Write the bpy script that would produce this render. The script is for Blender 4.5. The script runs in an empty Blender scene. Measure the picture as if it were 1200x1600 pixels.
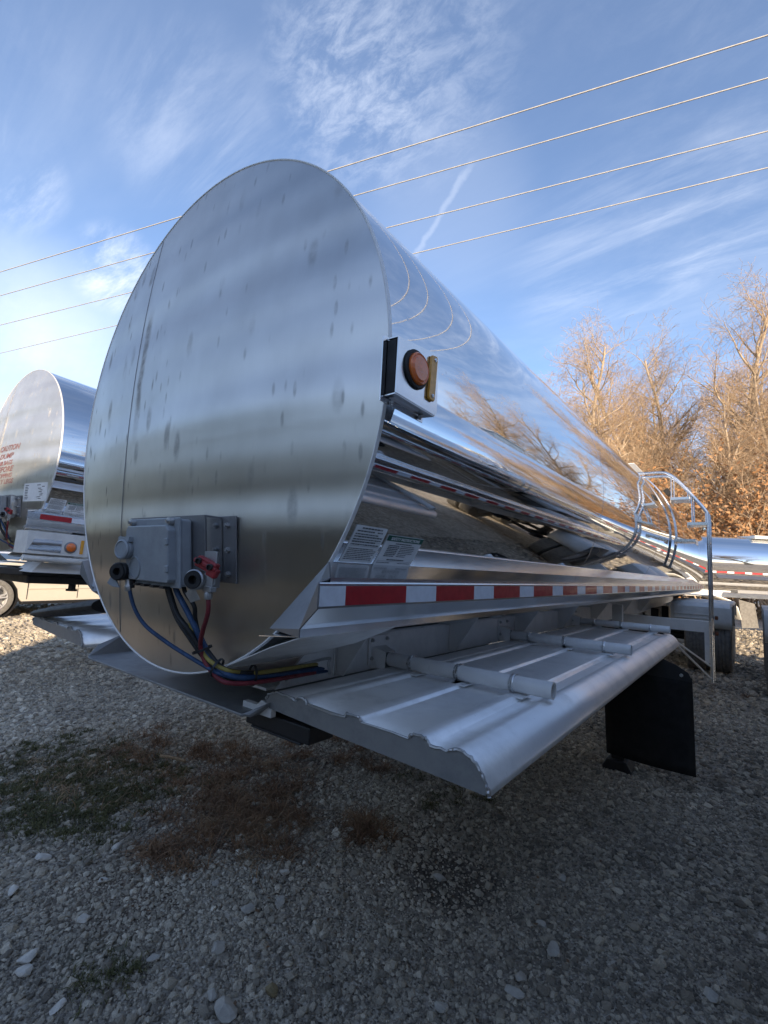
import bpy, bmesh, math, random
import numpy as np
from mathutils import Vector, Matrix, Euler
R_ = math.radians
PI = math.pi
random.seed(7)
rng = np.random.default_rng(7)
sc = bpy.context.scene
col = sc.collection

# ------------------------------------------------------------------ camera
# trailer frame: +X to the camera's right, +Y towards the trailer's rear, Z up, origin on the tank axis at the nose
FPX = 746.8
th, pi_, ro = .6593, .1158, .0501
fw = Vector((-math.sin(th)*math.cos(pi_), math.cos(th)*math.cos(pi_), math.sin(pi_)))
rt = Vector((math.cos(th), math.sin(th), 0)); up = rt.cross(fw)
rt2 = rt*math.cos(ro)+up*math.sin(ro); up2 = -rt*math.sin(ro)+up*math.cos(ro)
cam = bpy.data.cameras.new('camera'); camo = bpy.data.objects.new('camera', cam); col.objects.link(camo)
CAM = Vector((1.8064, -1.0069, -.5846))
M3 = Matrix((rt2, up2, -fw)).transposed()
camo.matrix_world = Matrix.Translation(CAM) @ M3.to_4x4()
cam.sensor_fit = 'VERTICAL'; cam.sensor_height = 36; cam.lens = FPX/1600*36
cam.clip_start = .02; cam.clip_end = 3000
sc.camera = camo
def at(u, depth):                        # ground position under a photo column at a distance along the view
    d = fw + rt2*((u-600)/FPX); d.z = 0
    k = depth/ d.dot(fw)
    return (CAM.x+d.x*k, CAM.y+d.y*k)

# ------------------------------------------------------------------ light
SUN_EL, SUN_AZ = R_(17), R_(130)         # azimuth measured from +Y towards +X
sc.view_settings.view_transform = 'Standard'; sc.view_settings.look = 'None'
sc.view_settings.exposure = 1.25; sc.view_settings.gamma = 1; sc.view_settings.use_curve_mapping = False
w = bpy.data.worlds.new('World'); sc.world = w; w.use_nodes = True
SKY_TINT = (.86, .89, .98, 1)
CLOUD = (4.2, 4.5, 5.1, 1)
def build_world():
    nt = w.node_tree; N = nt.nodes; L = nt.links; N.clear()
    out = N.new('ShaderNodeOutputWorld'); bg = N.new('ShaderNodeBackground'); bg.inputs[1].default_value = .12
    sky = N.new('ShaderNodeTexSky'); sky.sky_type = 'NISHITA'; sky.sun_disc = False
    sky.sun_elevation = SUN_EL; sky.sun_rotation = SUN_AZ
    sky.altitude = 200; sky.air_density = 1.0; sky.dust_density = .6; sky.ozone_density = 2.2
    tc = N.new('ShaderNodeTexCoord'); sep = N.new('ShaderNodeSeparateXYZ'); L.new(tc.outputs['Generated'], sep.inputs[0])
    def m(op, a, b=None, clamp=False):
        n = N.new('ShaderNodeMath'); n.operation = op; n.use_clamp = clamp
        for i, v in enumerate((a, b)):
            if v is None: continue
            if isinstance(v, (int, float)): n.inputs[i].default_value = v
            else: L.new(v, n.inputs[i])
        return n.outputs[0]
    zc = m('ADD', m('MAXIMUM', sep.outputs[2], 0.0), .12)
    px = m('DIVIDE', sep.outputs[0], zc); py = m('DIVIDE', sep.outputs[1], zc)
    cmb = N.new('ShaderNodeCombineXYZ'); L.new(px, cmb.inputs[0]); L.new(py, cmb.inputs[1])
    def noise(scale, detail, rough, rot=0, sx=1, sy=1, dist=0, off=(0, 0, 0)):
        mp = N.new('ShaderNodeMapping'); mp.inputs['Scale'].default_value = (sx, sy, 1); mp.inputs['Rotation'].default_value = (0, 0, rot)
        mp.inputs['Location'].default_value = off
        L.new(cmb.outputs[0], mp.inputs[0])
        n = N.new('ShaderNodeTexNoise'); n.inputs['Scale'].default_value = scale; n.inputs['Detail'].default_value = detail
        n.inputs['Roughness'].default_value = rough; n.inputs['Distortion'].default_value = dist
        L.new(mp.outputs[0], n.inputs['Vector']); return n.outputs[0]
    def ramp(v, a, b):
        r = N.new('ShaderNodeMapRange'); r.interpolation_type = 'SMOOTHSTEP'
        r.inputs['From Min'].default_value = a; r.inputs['From Max'].default_value = b; L.new(v, r.inputs['Value']); return r.outputs[0]
    big = ramp(noise(.55, 3, .5, off=(3.1, 1.7, 0)), .40, .72)
    streak = ramp(noise(1.5, 9, .62, R_(38), .35, 1.5, .6), .42, .80)
    puff = ramp(noise(9, 8, .7, R_(20), .8, 1.2, .3), .35, .85)
    a = m('MULTIPLY', big, m('ADD', m('MULTIPLY', streak, .45), m('MULTIPLY', puff, .25)))
    b = m('MULTIPLY', streak, .06)
    # thin veil of cloud brightening towards the horizon
    veil = m('MULTIPLY', ramp(noise(1.1, 6, .6, R_(60), .5, 1.3, .4, (5, 2, 0)), .36, .66), m('POWER', m('SUBTRACT', 1.0, m('MAXIMUM', sep.outputs[2], 0.0)), 3.0))
    mask = m('ADD', m('ADD', a, b), m('MULTIPLY', veil, .72), True); mask = m('ADD', m('MULTIPLY', mask, .85), .045, True)
    def patch(u, v, deg, soft=.5):
        d = (fw + rt2*((u-600)/FPX) - up2*((v-800)/FPX)).normalized(); n = N.new('ShaderNodeVectorMath'); n.operation = 'DOT_PRODUCT'; L.new(tc.outputs['Generated'], n.inputs[0]); n.inputs[1].default_value = d
        return ramp(n.outputs['Value'], math.cos(R_(deg)), math.cos(R_(deg*soft*.3)))
    fine = ramp(noise(17, 8, .68, R_(25), .7, 1.3, .3), .36, .70); wisp = ramp(noise(3.2, 8, .66, R_(70), .4, 1.7, .5), .40, .72)
    for (u, v, dg), tex, k in (((620, 60, 13), fine, .18), ((540, 150, 9), fine, .15), ((182, 422, 4.6), wisp, 1.0), ((40, 560, 13), None, .34), ((10, 275, 5), wisp, .5), ((300, 200, 9), wisp, .25), ((1130, 330, 8), wisp, .32), ((950, 420, 11), wisp, .25), ((700, 330, 10), None, .10)):
        p = patch(u, v, dg); mask = m('ADD', mask, m('MULTIPLY', p, m('MULTIPLY', tex, k) if tex is not None else k), True)
    # an old contrail: a narrow band on the dome between two directions
    def pixdir(u, v): return (fw + rt2*((u-600)/FPX) - up2*((v-800)/FPX)).normalized()
    d0, d1 = pixdir(650, 398), pixdir(728, 268)
    nrm = d0.cross(d1).normalized(); mid = (d0+d1).normalized(); tan = (d1-d0).normalized()
    def dot(vec):
        n = N.new('ShaderNodeVectorMath'); n.operation = 'DOT_PRODUCT'; L.new(tc.outputs['Generated'], n.inputs[0]); n.inputs[1].default_value = vec; return n.outputs['Value']
    dn = m('ADD', dot(nrm), m('MULTIPLY', m('SUBTRACT', noise(14, 4, .6), .5), .022))
    band = m('SUBTRACT', 1.0, ramp(m('ABSOLUTE', dn), .001, .0085))
    along = m('SUBTRACT', 1.0, ramp(m('ABSOLUTE', dot(tan)), .06, .105))
    front = m('GREATER_THAN', dot(mid), .5)
    mask = m('ADD', mask, m('MULTIPLY', m('MULTIPLY', band, along), m('MULTIPLY', front, .15)), True)
    mix = N.new('ShaderNodeMix'); mix.data_type = 'RGBA'
    L.new(mask, mix.inputs['Factor'])
    tint = N.new('ShaderNodeMix'); tint.data_type = 'RGBA'; tint.blend_type = 'MULTIPLY'; tint.inputs['Factor'].default_value = 1
    L.new(sky.outputs[0], tint.inputs['A']); tint.inputs['B'].default_value = SKY_TINT
    L.new(tint.outputs['Result'], mix.inputs['A']); mix.inputs['B'].default_value = CLOUD
    L.new(mix.outputs['Result'], bg.inputs[0]); L.new(bg.outputs[0], out.inputs[0])
build_world()
sun = bpy.data.lights.new('sun', 'SUN'); sun.energy = 3.6; sun.angle = R_(.6); sun.color = (1, .80, .56)
suno = bpy.data.objects.new('sun', sun); col.objects.link(suno)
sd = Vector((math.sin(SUN_AZ)*math.cos(SUN_EL), math.cos(SUN_AZ)*math.cos(SUN_EL), math.sin(SUN_EL)))
suno.rotation_euler = sd.to_track_quat('Z', 'Y').to_euler(); suno.location = sd*60

# ------------------------------------------------------------------ materials
MT = {}
class NT:
    def __init__(s, name):
        s.m = bpy.data.materials.new(name); s.m.use_nodes = True; s.t = s.m.node_tree; s.N = s.t.nodes; s.L = s.t.links
        s.b = s.N['Principled BSDF']; MT[name] = s.m
        s.tc = s.N.new('ShaderNodeTexCoord')
    def set(s, **k):
        for a, v in k.items(): s.b.inputs[a.replace('_', ' ')].default_value = v
    def math(s, op, a, b=None, clamp=False):
        n = s.N.new('ShaderNodeMath'); n.operation = op; n.use_clamp = clamp
        for i, v in enumerate((a, b)):
            if v is None: continue
            if isinstance(v, (int, float)): n.inputs[i].default_value = v
            else: s.L.new(v, n.inputs[i])
        return n.outputs[0]
    def noise(s, scale, detail=4, rough=.55, sc_=(1, 1, 1), dist=0, coord='Object', loc=(0, 0, 0)):
        mp = s.N.new('ShaderNodeMapping'); mp.inputs['Scale'].default_value = sc_; mp.inputs['Location'].default_value = loc
        s.L.new(s.tc.outputs[coord], mp.inputs[0]); n = s.N.new('ShaderNodeTexNoise')
        n.inputs['Scale'].default_value = scale; n.inputs['Detail'].default_value = detail; n.inputs['Roughness'].default_value = rough; n.inputs['Distortion'].default_value = dist
        s.L.new(mp.outputs[0], n.inputs['Vector']); return n.outputs[0]
    def voro(s, scale, sc_=(1, 1, 1), feat='F1', out='Distance', rand=1):
        mp = s.N.new('ShaderNodeMapping'); mp.inputs['Scale'].default_value = sc_; s.L.new(s.tc.outputs['Object'], mp.inputs[0])
        n = s.N.new('ShaderNodeTexVoronoi'); n.feature = feat; n.inputs['Scale'].default_value = scale; n.inputs['Randomness'].default_value = rand
        s.L.new(mp.outputs[0], n.inputs['Vector']); return n.outputs[out]
    def rng(s, v, a, b, c=0, d=1, smooth=True):
        r = s.N.new('ShaderNodeMapRange'); r.interpolation_type = 'SMOOTHSTEP' if smooth else 'LINEAR'
        for k, x in (('From Min', a), ('From Max', b), ('To Min', c), ('To Max', d)): r.inputs[k].default_value = x
        s.L.new(v, r.inputs['Value']); return r.outputs[0]
    def mix(s, f, a, b):
        n = s.N.new('ShaderNodeMix'); n.data_type = 'RGBA'
        for k, v in (('Factor', f), ('A', a), ('B', b)):
            if isinstance(v, (int, float)): n.inputs[k].default_value = v
            elif isinstance(v, tuple): n.inputs[k].default_value = (*v[:3], 1)
            else: s.L.new(v, n.inputs[k])
        return n.outputs['Result']
    def ramp(s, v, stops):
        n = s.N.new('ShaderNodeValToRGB'); e = n.color_ramp.elements
        while len(e) < len(stops): e.new(.5)
        for x, (p, c) in zip(e, stops): x.position = p; x.color = (*c, 1)
        s.L.new(v, n.inputs[0]); return n.outputs[0]
    def to(s, inp, v): s.L.new(v, s.b.inputs[inp])
    def bump(s, h, strength=.3, dist=.01, chain=None):
        n = s.N.new('ShaderNodeBump'); n.inputs['Strength'].default_value = strength; n.inputs['Distance'].default_value = dist
        s.L.new(h, n.inputs['Height'])
        if chain is not None: s.L.new(chain, n.inputs['Normal'])
        s.L.new(n.outputs[0], s.b.inputs['Normal']); return n.outputs[0]

def mk_mirror():
    t = NT('mirror_steel'); t.set(Metallic=1.0)
    spots = t.rng(t.voro(16, (0, .8, 1)), .05, .13, 1, 0)
    gate = t.rng(t.noise(3.1, 2), .50, .62)
    dust = t.rng(t.noise(70, 6, .7, (1, .3, 1)), .55, .8)
    dirt = t.math('ADD', t.math('MULTIPLY', t.math('MULTIPLY', spots, gate), .35), t.math('MULTIPLY', dust, .17), True)
    t.to('Base Color', t.mix(dirt, (.80, .81, .82), (.42, .41, .40)))
    t.to('Roughness', t.math('ADD', t.math('MULTIPLY', dirt, .5), .028))
    n1 = t.bump(t.noise(1.3, 2, .5, (1, .5, 1)), .25, .006)
    t.bump(t.noise(9, 3, .5, (1, .25, 1)), .07, .003, n1)
def mk_head():
    t = NT('brushed_steel'); t.set(Metallic=1.0, Anisotropic=.75)
    # brushed grain, drip stains and handling marks
    v = t.voro(9, (1, 0, .38)); gate = t.rng(t.noise(3.0, 3, .6, (1, 0, .6)), .40, .56)
    sp = t.math('MULTIPLY', t.rng(v, .12, .26, 1, 0), gate)
    v2 = t.voro(24, (1, 0, .28)); sp2 = t.math('MULTIPLY', t.rng(v2, .10, .24, 1, 0), t.rng(t.noise(4.6, 3, .6, (1, 0, 1), loc=(3, 1, 2)), .38, .56))
    sx = t.N.new('ShaderNodeSeparateXYZ'); t.L.new(t.tc.outputs['Object'], sx.inputs[0])
    left = t.rng(sx.outputs[0], -.9, .1, 1, .55)
    st = t.math('MULTIPLY', t.math('ADD', t.math('MULTIPLY', sp, .8), t.math('MULTIPLY', sp2, .9), True), left)
    # one long run beside the seam
    run = t.math('MULTIPLY', t.rng(t.math('ABSOLUTE', t.math('ADD', t.math('ADD', sx.outputs[0], .33), t.math('MULTIPLY', t.math('SUBTRACT', t.noise(5, 4), .5), .08))), .006, .035, 1, 0),
                 t.math('MULTIPLY', t.rng(sx.outputs[2], -.15, .2), t.rng(sx.outputs[2], .42, .56, 1, 0)))
    st = t.math('ADD', st, t.math('MULTIPLY', run, .9), True)
    grain = t.noise(60, 5, .7, (6, 1, .15))
    cloudy = t.noise(1.6, 4, .6, (1, 1, .8))
    base = t.mix(t.rng(cloudy, .3, .7), (.50, .488, .468), (.66, .645, .62))
    base = t.mix(t.math('MULTIPLY', grain, .22), base, (.44, .437, .432))
    t.to('Base Color', t.mix(t.math('MULTIPLY', t.math('MULTIPLY', st, t.rng(t.noise(17, 4, .7, (1, 0, 1)), .3, .62, .25, 1)), .85), base, (.17, .16, .145)))
    t.to('Roughness', t.math('ADD', t.math('ADD', .31, t.math('MULTIPLY', grain, .10)), t.math('MULTIPLY', st, .25)))
    cv = t.N.new('ShaderNodeCombineXYZ'); cv.inputs[0].default_value = 1; t.L.new(cv.outputs[0], t.b.inputs['Tangent'])
    t.set(Anisotropic_Rotation=.25) if False else None
    wv = t.noise(1, 1, .4, (.16, 1, 3.3)); n1 = t.bump(wv, 1.0, .05)
    t.bump(grain, .06, .002, n1)
def mk_alu(name, base=(.60, .61, .62), r=.36, dirt=.5, metal=.9):
    t = NT(name); t.set(Metallic=metal)
    n = t.noise(5, 7, .7); f = t.noise(120, 3, .7, (1, .08, 1)); sp = t.rng(t.voro(46, (1, 1, 0)), .06, .15, 1, 0)
    d = t.math('ADD', t.math('MULTIPLY', t.rng(n, .42, .72), dirt), t.math('MULTIPLY', t.math('MULTIPLY', sp, t.rng(t.noise(7, 2), .5, .65)), .5), True)
    c2 = tuple(x*.62 for x in base)
    t.to('Base Color', t.mix(t.math('MULTIPLY', d, .75), base, c2))
    t.to('Roughness', t.math('ADD', t.math('ADD', r, t.math('MULTIPLY', d, .2)), t.math('MULTIPLY', f, .08)))
    n1 = t.bump(t.noise(2.4, 3, .5), .25, .006); t.bump(f, .06, .001, n1)
def mk_plain(name, c, r=.5, metal=0, var=.25, scale=14, bump=.05, **k):
    t = NT(name); t.set(Metallic=metal, **k)
    n = t.noise(scale, 6, .65)
    t.to('Base Color', t.mix(t.rng(n, .3, .72), c, tuple(x*(1-var) for x in c)))
    t.to('Roughness', t.rng(n, .3, .75, r, min(1, r+.15)))
    t.bump(t.noise(scale*5, 4, .6), bump, .003)
mk_mirror(); mk_head()
mk_alu('deck_aluminium', (.90, .895, .885), .32, .6, .6)
mk_alu('frame_aluminium', (.78, .77, .75), .46, .5, .3)
mk_alu('dull_sheet', (.30, .30, .31), .42, .6)
mk_alu('tray_end_metal', (.36, .365, .37), .50, .8, .8)
mk_alu('polished_sheet', (.74, .75, .76), .13, .25, 1.0)
mk_alu('rail_steel', (.70, .70, .70), .22, .3, 1.0)
mk_alu('weld_metal', (.50, .50, .50), .40, .7)
mk_plain('black_rubber', (.012, .012, .013), .55, bump=.12)
mk_plain('flap_rubber', (.004, .004, .0045), .7, bump=.1)
mk_plain('tyre_rubber', (.21, .20, .185), .8, var=.35, scale=20, bump=.25)
mk_plain('grey_plastic', (.30, .325, .35), .42, var=.18)
mk_plain('red_paint', (.36, .03, .035), .4, var=.3)
mk_plain('red_hose', (.20, .018, .028), .5, var=.4, scale=30)
mk_plain('blue_hose', (.018, .06, .15), .5, var=.4, scale=30)
mk_plain('yellow_hose', (.36, .28, .06), .5, var=.4, scale=30)
mk_plain('black_plastic', (.016, .016, .018), .4)
mk_plain('tape_red', (.42, .012, .02), .32, var=.22, scale=30, bump=.03, Coat_Weight=.4)
mk_plain('tape_white', (.72, .76, .82), .32, var=.12, scale=30, bump=.03, Coat_Weight=.4)
mk_plain('white_label', (.78, .79, .79), .5, var=.1)
mk_plain('label_green', (.008, .10, .06), .5)
mk_plain('print_ink', (.05, .055, .06), .6)
mk_plain('white_paint', (.72, .72, .70), .45, var=.2, scale=6)
mk_plain('letter_red', (.42, .05, .06), .5)
mk_plain('letter_pale', (.62, .60, .60), .5)
mk_plain('sticker_yellow', (.42, .44, .06), .5)
mk_plain('amber_lens', (.90, .20, .03), .18, var=.25, scale=60, bump=.1, Coat_Weight=.6)
mk_plain('amber_reflector', (.80, .37, .03), .4, var=.2, scale=90, bump=.15, Coat_Weight=.5)
mk_plain('rust', (.16, .06, .03), .85)
mk_plain('wire_cable', (.50, .48, .45), .6)
mk_plain('cream_paint', (.60, .55, .47), .28, var=.06, scale=3, bump=.01, Coat_Weight=.8)
mk_plain('dark_glass', (.012, .014, .016), .06, var=.1, bump=.0)
mk_plain('chrome_rim', (.62, .62, .63), .3, metal=.45, var=.1)
mk_plain('lamp_glass', (.55, .58, .60), .1, bump=0)
mk_plain('tail_red', (.35, .01, .015), .2, bump=0)
def mk_bark():
    t = NT('bark'); n = t.noise(6, 7, .7, (1, 1, .3)); t.set(Roughness=.9)
    t.to('Base Color', t.mix(t.rng(n, .3, .7), (.52, .41, .29), (.30, .235, .17))); t.bump(n, .5, .03)
    t = NT('twig'); n = t.noise(1.2, 4, .7); t.set(Roughness=.85)
    t.to('Base Color', t.mix(t.rng(n, .3, .7), (.52, .375, .24), (.36, .255, .165)))
    t = NT('dry_leaf'); n = t.noise(2.2, 3, .7); t.set(Roughness=.75)
    t.to('Base Color', t.ramp(n, [(.3, (.27, .125, .05)), (.5, (.40, .21, .09)), (.7, (.34, .20, .11))]))
    t = NT('litter_leaf'); n = t.noise(9, 3, .7); t.set(Roughness=.8); t.to('Base Color', t.mix(t.rng(n, .3, .7), (.20, .12, .065), (.085, .055, .035)))
    t = NT('cedar_leaf'); n = t.noise(3, 3, .7); t.set(Roughness=.8); t.to('Base Color', t.mix(t.rng(n, .3, .7), (.030, .038, .020), (.060, .058, .030)))
    for nm, a, b in (('dead_grass', (.32, .19, .10), (.15, .08, .042)), ('moss_grass', (.135, .125, .045), (.07, .072, .025)), ('straw', (.42, .29, .165), (.22, .15, .085))):
        t = NT(nm); n = t.noise(8, 4, .7); t.set(Roughness=.8); t.to('Base Color', t.mix(t.rng(n, .32, .68), a, b))
mk_bark()
def mk_ground():
    t = NT('gravel_ground'); t.set(Roughness=.92)
    sx = t.N.new('ShaderNodeSeparateXYZ'); t.L.new(t.tc.outputs['Object'], sx.inputs[0])
    cell = t.voro(62, out='Color'); cd = t.voro(62); cell2 = t.voro(24, out='Color'); cd2 = t.voro(24)
    s1 = t.N.new('ShaderNodeSeparateColor'); t.L.new(cell, s1.inputs[0]); s2 = t.N.new('ShaderNodeSeparateColor'); t.L.new(cell2, s2.inputs[0])
    pc = t.ramp(s1.outputs[0], [(0, (.14, .123, .10)), (.4, (.33, .29, .238)), (.75, (.50, .443, .36)), (1, (.66, .59, .48))])
    pc2 = t.ramp(s2.outputs[1], [(0, (.18, .158, .128)), (.5, (.40, .352, .288)), (1, (.62, .55, .45))])
    c = t.mix(.45, pc, pc2)
    fines = t.rng(t.noise(1.1, 6, .65), .45, .66)
    c = t.mix(t.math('MULTIPLY', fines, .55), c, (.20, .168, .135))
    # wheel tracks of paler stone and patches of leaf litter across the yard
    lit = t.rng(t.noise(.5, 6, .7, (1.6, .6, 1), loc=(4, 2, 0)), .56, .68)
    c = t.mix(t.math('MULTIPLY', lit, .55), c, (.12, .075, .045))
    def blob(x, y, r, e=.35):
        v = t.N.new('ShaderNodeVectorMath'); v.operation = 'DISTANCE'; t.L.new(t.tc.outputs['Object'], v.inputs[0]); v.inputs[1].default_value = (x, y, 0)
        d = t.math('ADD', v.outputs['Value'], t.math('MULTIPLY', t.math('SUBTRACT', t.noise(3.2, 6, .7), .5), r*1.5))
        return t.rng(d, r*(1-e), r*(1+e), 1, 0)
    for x, y, r in ((-1.75, .42, .62), (-1.25, .25, .35), (-.05, -.1, .13)):
        c = t.mix(t.math('MULTIPLY', blob(x, y, r), .62), c, (.085, .085, .040))
    for x, y, r in ((-.85, 1.15, .55), (-.5, .75, .35), (.1, 1.2, .2), (-.35, .12, .28), (-.8, 1.9, .35)):
        c = t.mix(t.math('MULTIPLY', blob(x, y, r), .65), c, (.125, .085, .055))
    c = t.mix(t.math('MULTIPLY', blob(.65, 1.12, .24, .5), .72), c, (.035, .026, .020))
    t.to('Base Color', c)
    h = t.math('ADD', t.math('MULTIPLY', t.rng(cd, 0, .6, 1, 0), .6), t.math('MULTIPLY', t.rng(cd2, 0, .6, 1, 0), .8))
    n1 = t.bump(h, 1.0, .018); t.bump(t.noise(2.2, 5, .6), .5, .05, n1)
    t = NT('gravel_stone'); t.set(Roughness=.9)
    oi = t.N.new('ShaderNodeObjectInfo'); at_ = t.N.new('ShaderNodeAttribute'); at_.attribute_type = 'INSTANCER'; at_.attribute_name = 'shade'
    c = t.ramp(at_.outputs['Fac'], [(0, (.17, .146, .113)), (.3, (.38, .33, .255)), (.65, (.56, .488, .38)), (.9, (.70, .62, .49)), (1, (.84, .76, .62))])
    n = t.noise(3, 5, .6); t.to('Base Color', t.mix(t.math('MULTIPLY', t.rng(n, .35, .7), .35), c, (.15, .14, .13)))
    t.bump(t.noise(6, 5, .7), .35, .2)
    for nm, a, b in (('pale_stone', (.66, .62, .55), (.46, .43, .38)), ('grey_stone', (.46, .43, .38), (.32, .30, .265)), ('tan_stone', (.27, .22, .12), (.15, .115, .06))):
        t = NT(nm); t.set(Roughness=.88); n = t.noise(22, 6, .7); t.to('Base Color', t.mix(t.rng(n, .3, .7), a, b)); t.bump(n, .4, .008)
mk_ground()
def mk_dark_ground():  # shade put into the colour of the unseen ground sheet
    t = NT('dark_ground'); t.set(Roughness=.95); n = t.noise(.6, 8, .7); t.to('Base Color', t.mix(t.rng(n, .35, .65), (.055, .048, .026), (.028, .031, .014))); t.bump(t.noise(20, 5, .7), .8, .05)
mk_dark_ground()

# ------------------------------------------------------------------ mesh helpers
class MB:
    def __init__(s): s.bm = bmesh.new()
    def face(s, pts):
        try: return s.bm.faces.new([s.bm.verts.new(p) for p in pts])
        except ValueError: return None
    def box(s, lo, hi, rot=None, piv=None):
        x0, y0, z0 = lo; x1, y1, z1 = hi
        P = [Vector(p) for p in ((x0, y0, z0), (x1, y0, z0), (x1, y1, z0), (x0, y1, z0), (x0, y0, z1), (x1, y0, z1), (x1, y1, z1), (x0, y1, z1))]
        if rot is not None:
            c = Vector(piv) if piv is not None else (Vector(lo)+Vector(hi))/2
            P = [c + rot @ (p-c) for p in P]
        v = [s.bm.verts.new(p) for p in P]
        for f in ((0, 3, 2, 1), (4, 5, 6, 7), (0, 1, 5, 4), (1, 2, 6, 5), (2, 3, 7, 6), (3, 0, 4, 7)): s.bm.faces.new([v[i] for i in f])
        return s
    def prism(s, poly, ext):                 # planar polygon pushed along a vector
        e = Vector(ext); a = [s.bm.verts.new(p) for p in poly]; b = [s.bm.verts.new(Vector(p)+e) for p in poly]; n = len(a)
        s.bm.faces.new(a[::-1]); s.bm.faces.new(b)
        for i in range(n): s.bm.faces.new((a[i], a[(i+1) % n], b[(i+1) % n], b[i]))
        return s
    def loft(s, rows, closed=True, caps=True):
        V = [[s.bm.verts.new(p) for p in r] for r in rows]; n = len(V[0])
        for a, b in zip(V, V[1:]):
            for i in range(n if closed else n-1):
                j = (i+1) % n; s.bm.faces.new((a[i], a[j], b[j], b[i]))
        if caps and closed: s.bm.faces.new(V[0][::-1]); s.bm.faces.new(V[-1])
        return s
    def tube(s, pts, r, n=8, caps=True):
        pts = [Vector(p) for p in pts]; rows = []; rr = r if isinstance(r, (list, tuple)) else [r]*len(pts)
        t0 = (pts[1]-pts[0]).normalized(); u = t0.orthogonal().normalized()
        for i, p in enumerate(pts):
            t = (pts[min(i+1, len(pts)-1)]-pts[max(i-1, 0)]).normalized(); u = (u-t*u.dot(t)).normalized(); v = t.cross(u)
            rows.append([p+(u*math.cos(2*PI*k/n)+v*math.sin(2*PI*k/n))*rr[i] for k in range(n)])
        return s.loft(rows, True, caps)
    def lathe(s, prof, c, axis, n=32, caps=False):   # prof: (radius, distance along the axis)
        a = Vector(axis).normalized(); u = a.orthogonal().normalized(); v = a.cross(u); c = Vector(c)
        rows = [[c+a*d+(u*math.cos(2*PI*k/n)+v*math.sin(2*PI*k/n))*max(r, 1e-4) for k in range(n)] for r, d in prof]
        return s.loft(rows, True, caps)
    def cyl(s, p0, p1, r, n=16): return s.tube([p0, p1], r, n)
    def hexbolt(s, c, axis, r=.009, h=.008): return s.lathe([(r, 0), (r, h), (r*.55, h), (r*.55, h*1.7)], c, axis, 6, True)
    def build(s, name, mat, parent=None, smooth=None, bevel=0, sharp=35):
        bmesh.ops.recalc_face_normals(s.bm, faces=s.bm.faces)
        me = bpy.data.meshes.new(name); s.bm.to_mesh(me); s.bm.free()
        return link(name, me, mat, parent, smooth, bevel, sharp)
def link(name, me, mat, parent=None, smooth=None, bevel=0, sharp=35):
    if mat and not me.materials: me.materials.append(MT[mat])
    if smooth:
        me.polygons.foreach_set('use_smooth', [True]*len(me.polygons)); me.set_sharp_from_angle(angle=R_(sharp))
    o = bpy.data.objects.new(name, me); col.objects.link(o)
    if parent is not None: o.parent = parent
    if parent is not None and parent.type == 'EMPTY': o.location = Vector(parent.get('shift', (0, 0, 0)))
    if bevel:
        m = o.modifiers.new('b', 'BEVEL'); m.width = bevel; m.segments = 2; m.limit_method = 'ANGLE'; m.angle_limit = R_(40); m.harden_normals = False
    return o
def thing(name, label, cat, loc=(0, 0, 0), rot=(0, 0, 0), group=None, shift=None):
    o = bpy.data.objects.new(name, None); col.objects.link(o); o.location = loc; o.rotation_euler = rot
    o.empty_display_size = .1; tag(o, label, cat, group)
    if shift: o['shift'] = shift
    return o
def tag(o, label=None, cat=None, group=None, kind=None):
    if label: o['label'] = label
    if cat: o['category'] = cat
    if group: o['group'] = group
    if kind: o['kind'] = kind
    return o
KIDS = {}
def kids(o): return [c for c in bpy.data.objects if c.parent == o]
def copy_tree(o, parent=None, skip=()):
    c = o.copy(); col.objects.link(c)
    if parent is not None: c.parent = parent
    for ch in kids(o):
        if ch.name.split('.')[0] in skip: continue
        copy_tree(ch, c)
    return c
def spline(pts, k=8):                        # Catmull-Rom through the points
    P = [Vector(p) for p in pts]; P = [P[0]*2-P[1]]+P+[P[-1]*2-P[-2]]; o = []
    for i in range(1, len(P)-2):
        a, b, c, d = P[i-1:i+3]
        for j in range(k):
            t = j/k; o.append(.5*((2*b)+(c-a)*t+(2*a-5*b+4*c-d)*t*t+(3*b-a-3*c+d)*t**3))
    o.append(P[-2]); return o
_txt = {}
def text_mesh(body, size, bold=0, shear=0, align='LEFT', spacing=1.0):
    cu = bpy.data.curves.new('t', 'FONT'); cu.body = body; cu.size = size; cu.offset = bold; cu.shear = shear; cu.align_x = align
    cu.space_line = spacing; cu.resolution_u = 3; cu.fill_mode = 'BOTH'; cu.extrude = .0004
    o = bpy.data.objects.new('t', cu); col.objects.link(o); dg = bpy.context.evaluated_depsgraph_get(); dg.update()
    me = bpy.data.meshes.new_from_object(o.evaluated_get(dg)); bpy.data.objects.remove(o); bpy.data.curves.remove(cu); me.materials.clear(); return me
def warp(me, f):
    for v in me.vertices: v.co = f(*v.co)
    return me

TR = 1.016                                   # tank radius
def on_tank(off):                            # (along Y, height on the wall measured as Z, depth) -> a point on the right side of the tank
    def f(a, b, c=0):
        r = TR+off+c; return Vector((math.sqrt(max(r*r-b*b, 0)), a, b))
    return f
def head_y(x, z):
    r = math.hypot(x, z)/TR; return -.075*(1-min(r, 1)**2)
def on_head(off): return lambda a, b, c=0: Vector((a, head_y(a, b)-off-c, b))

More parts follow.
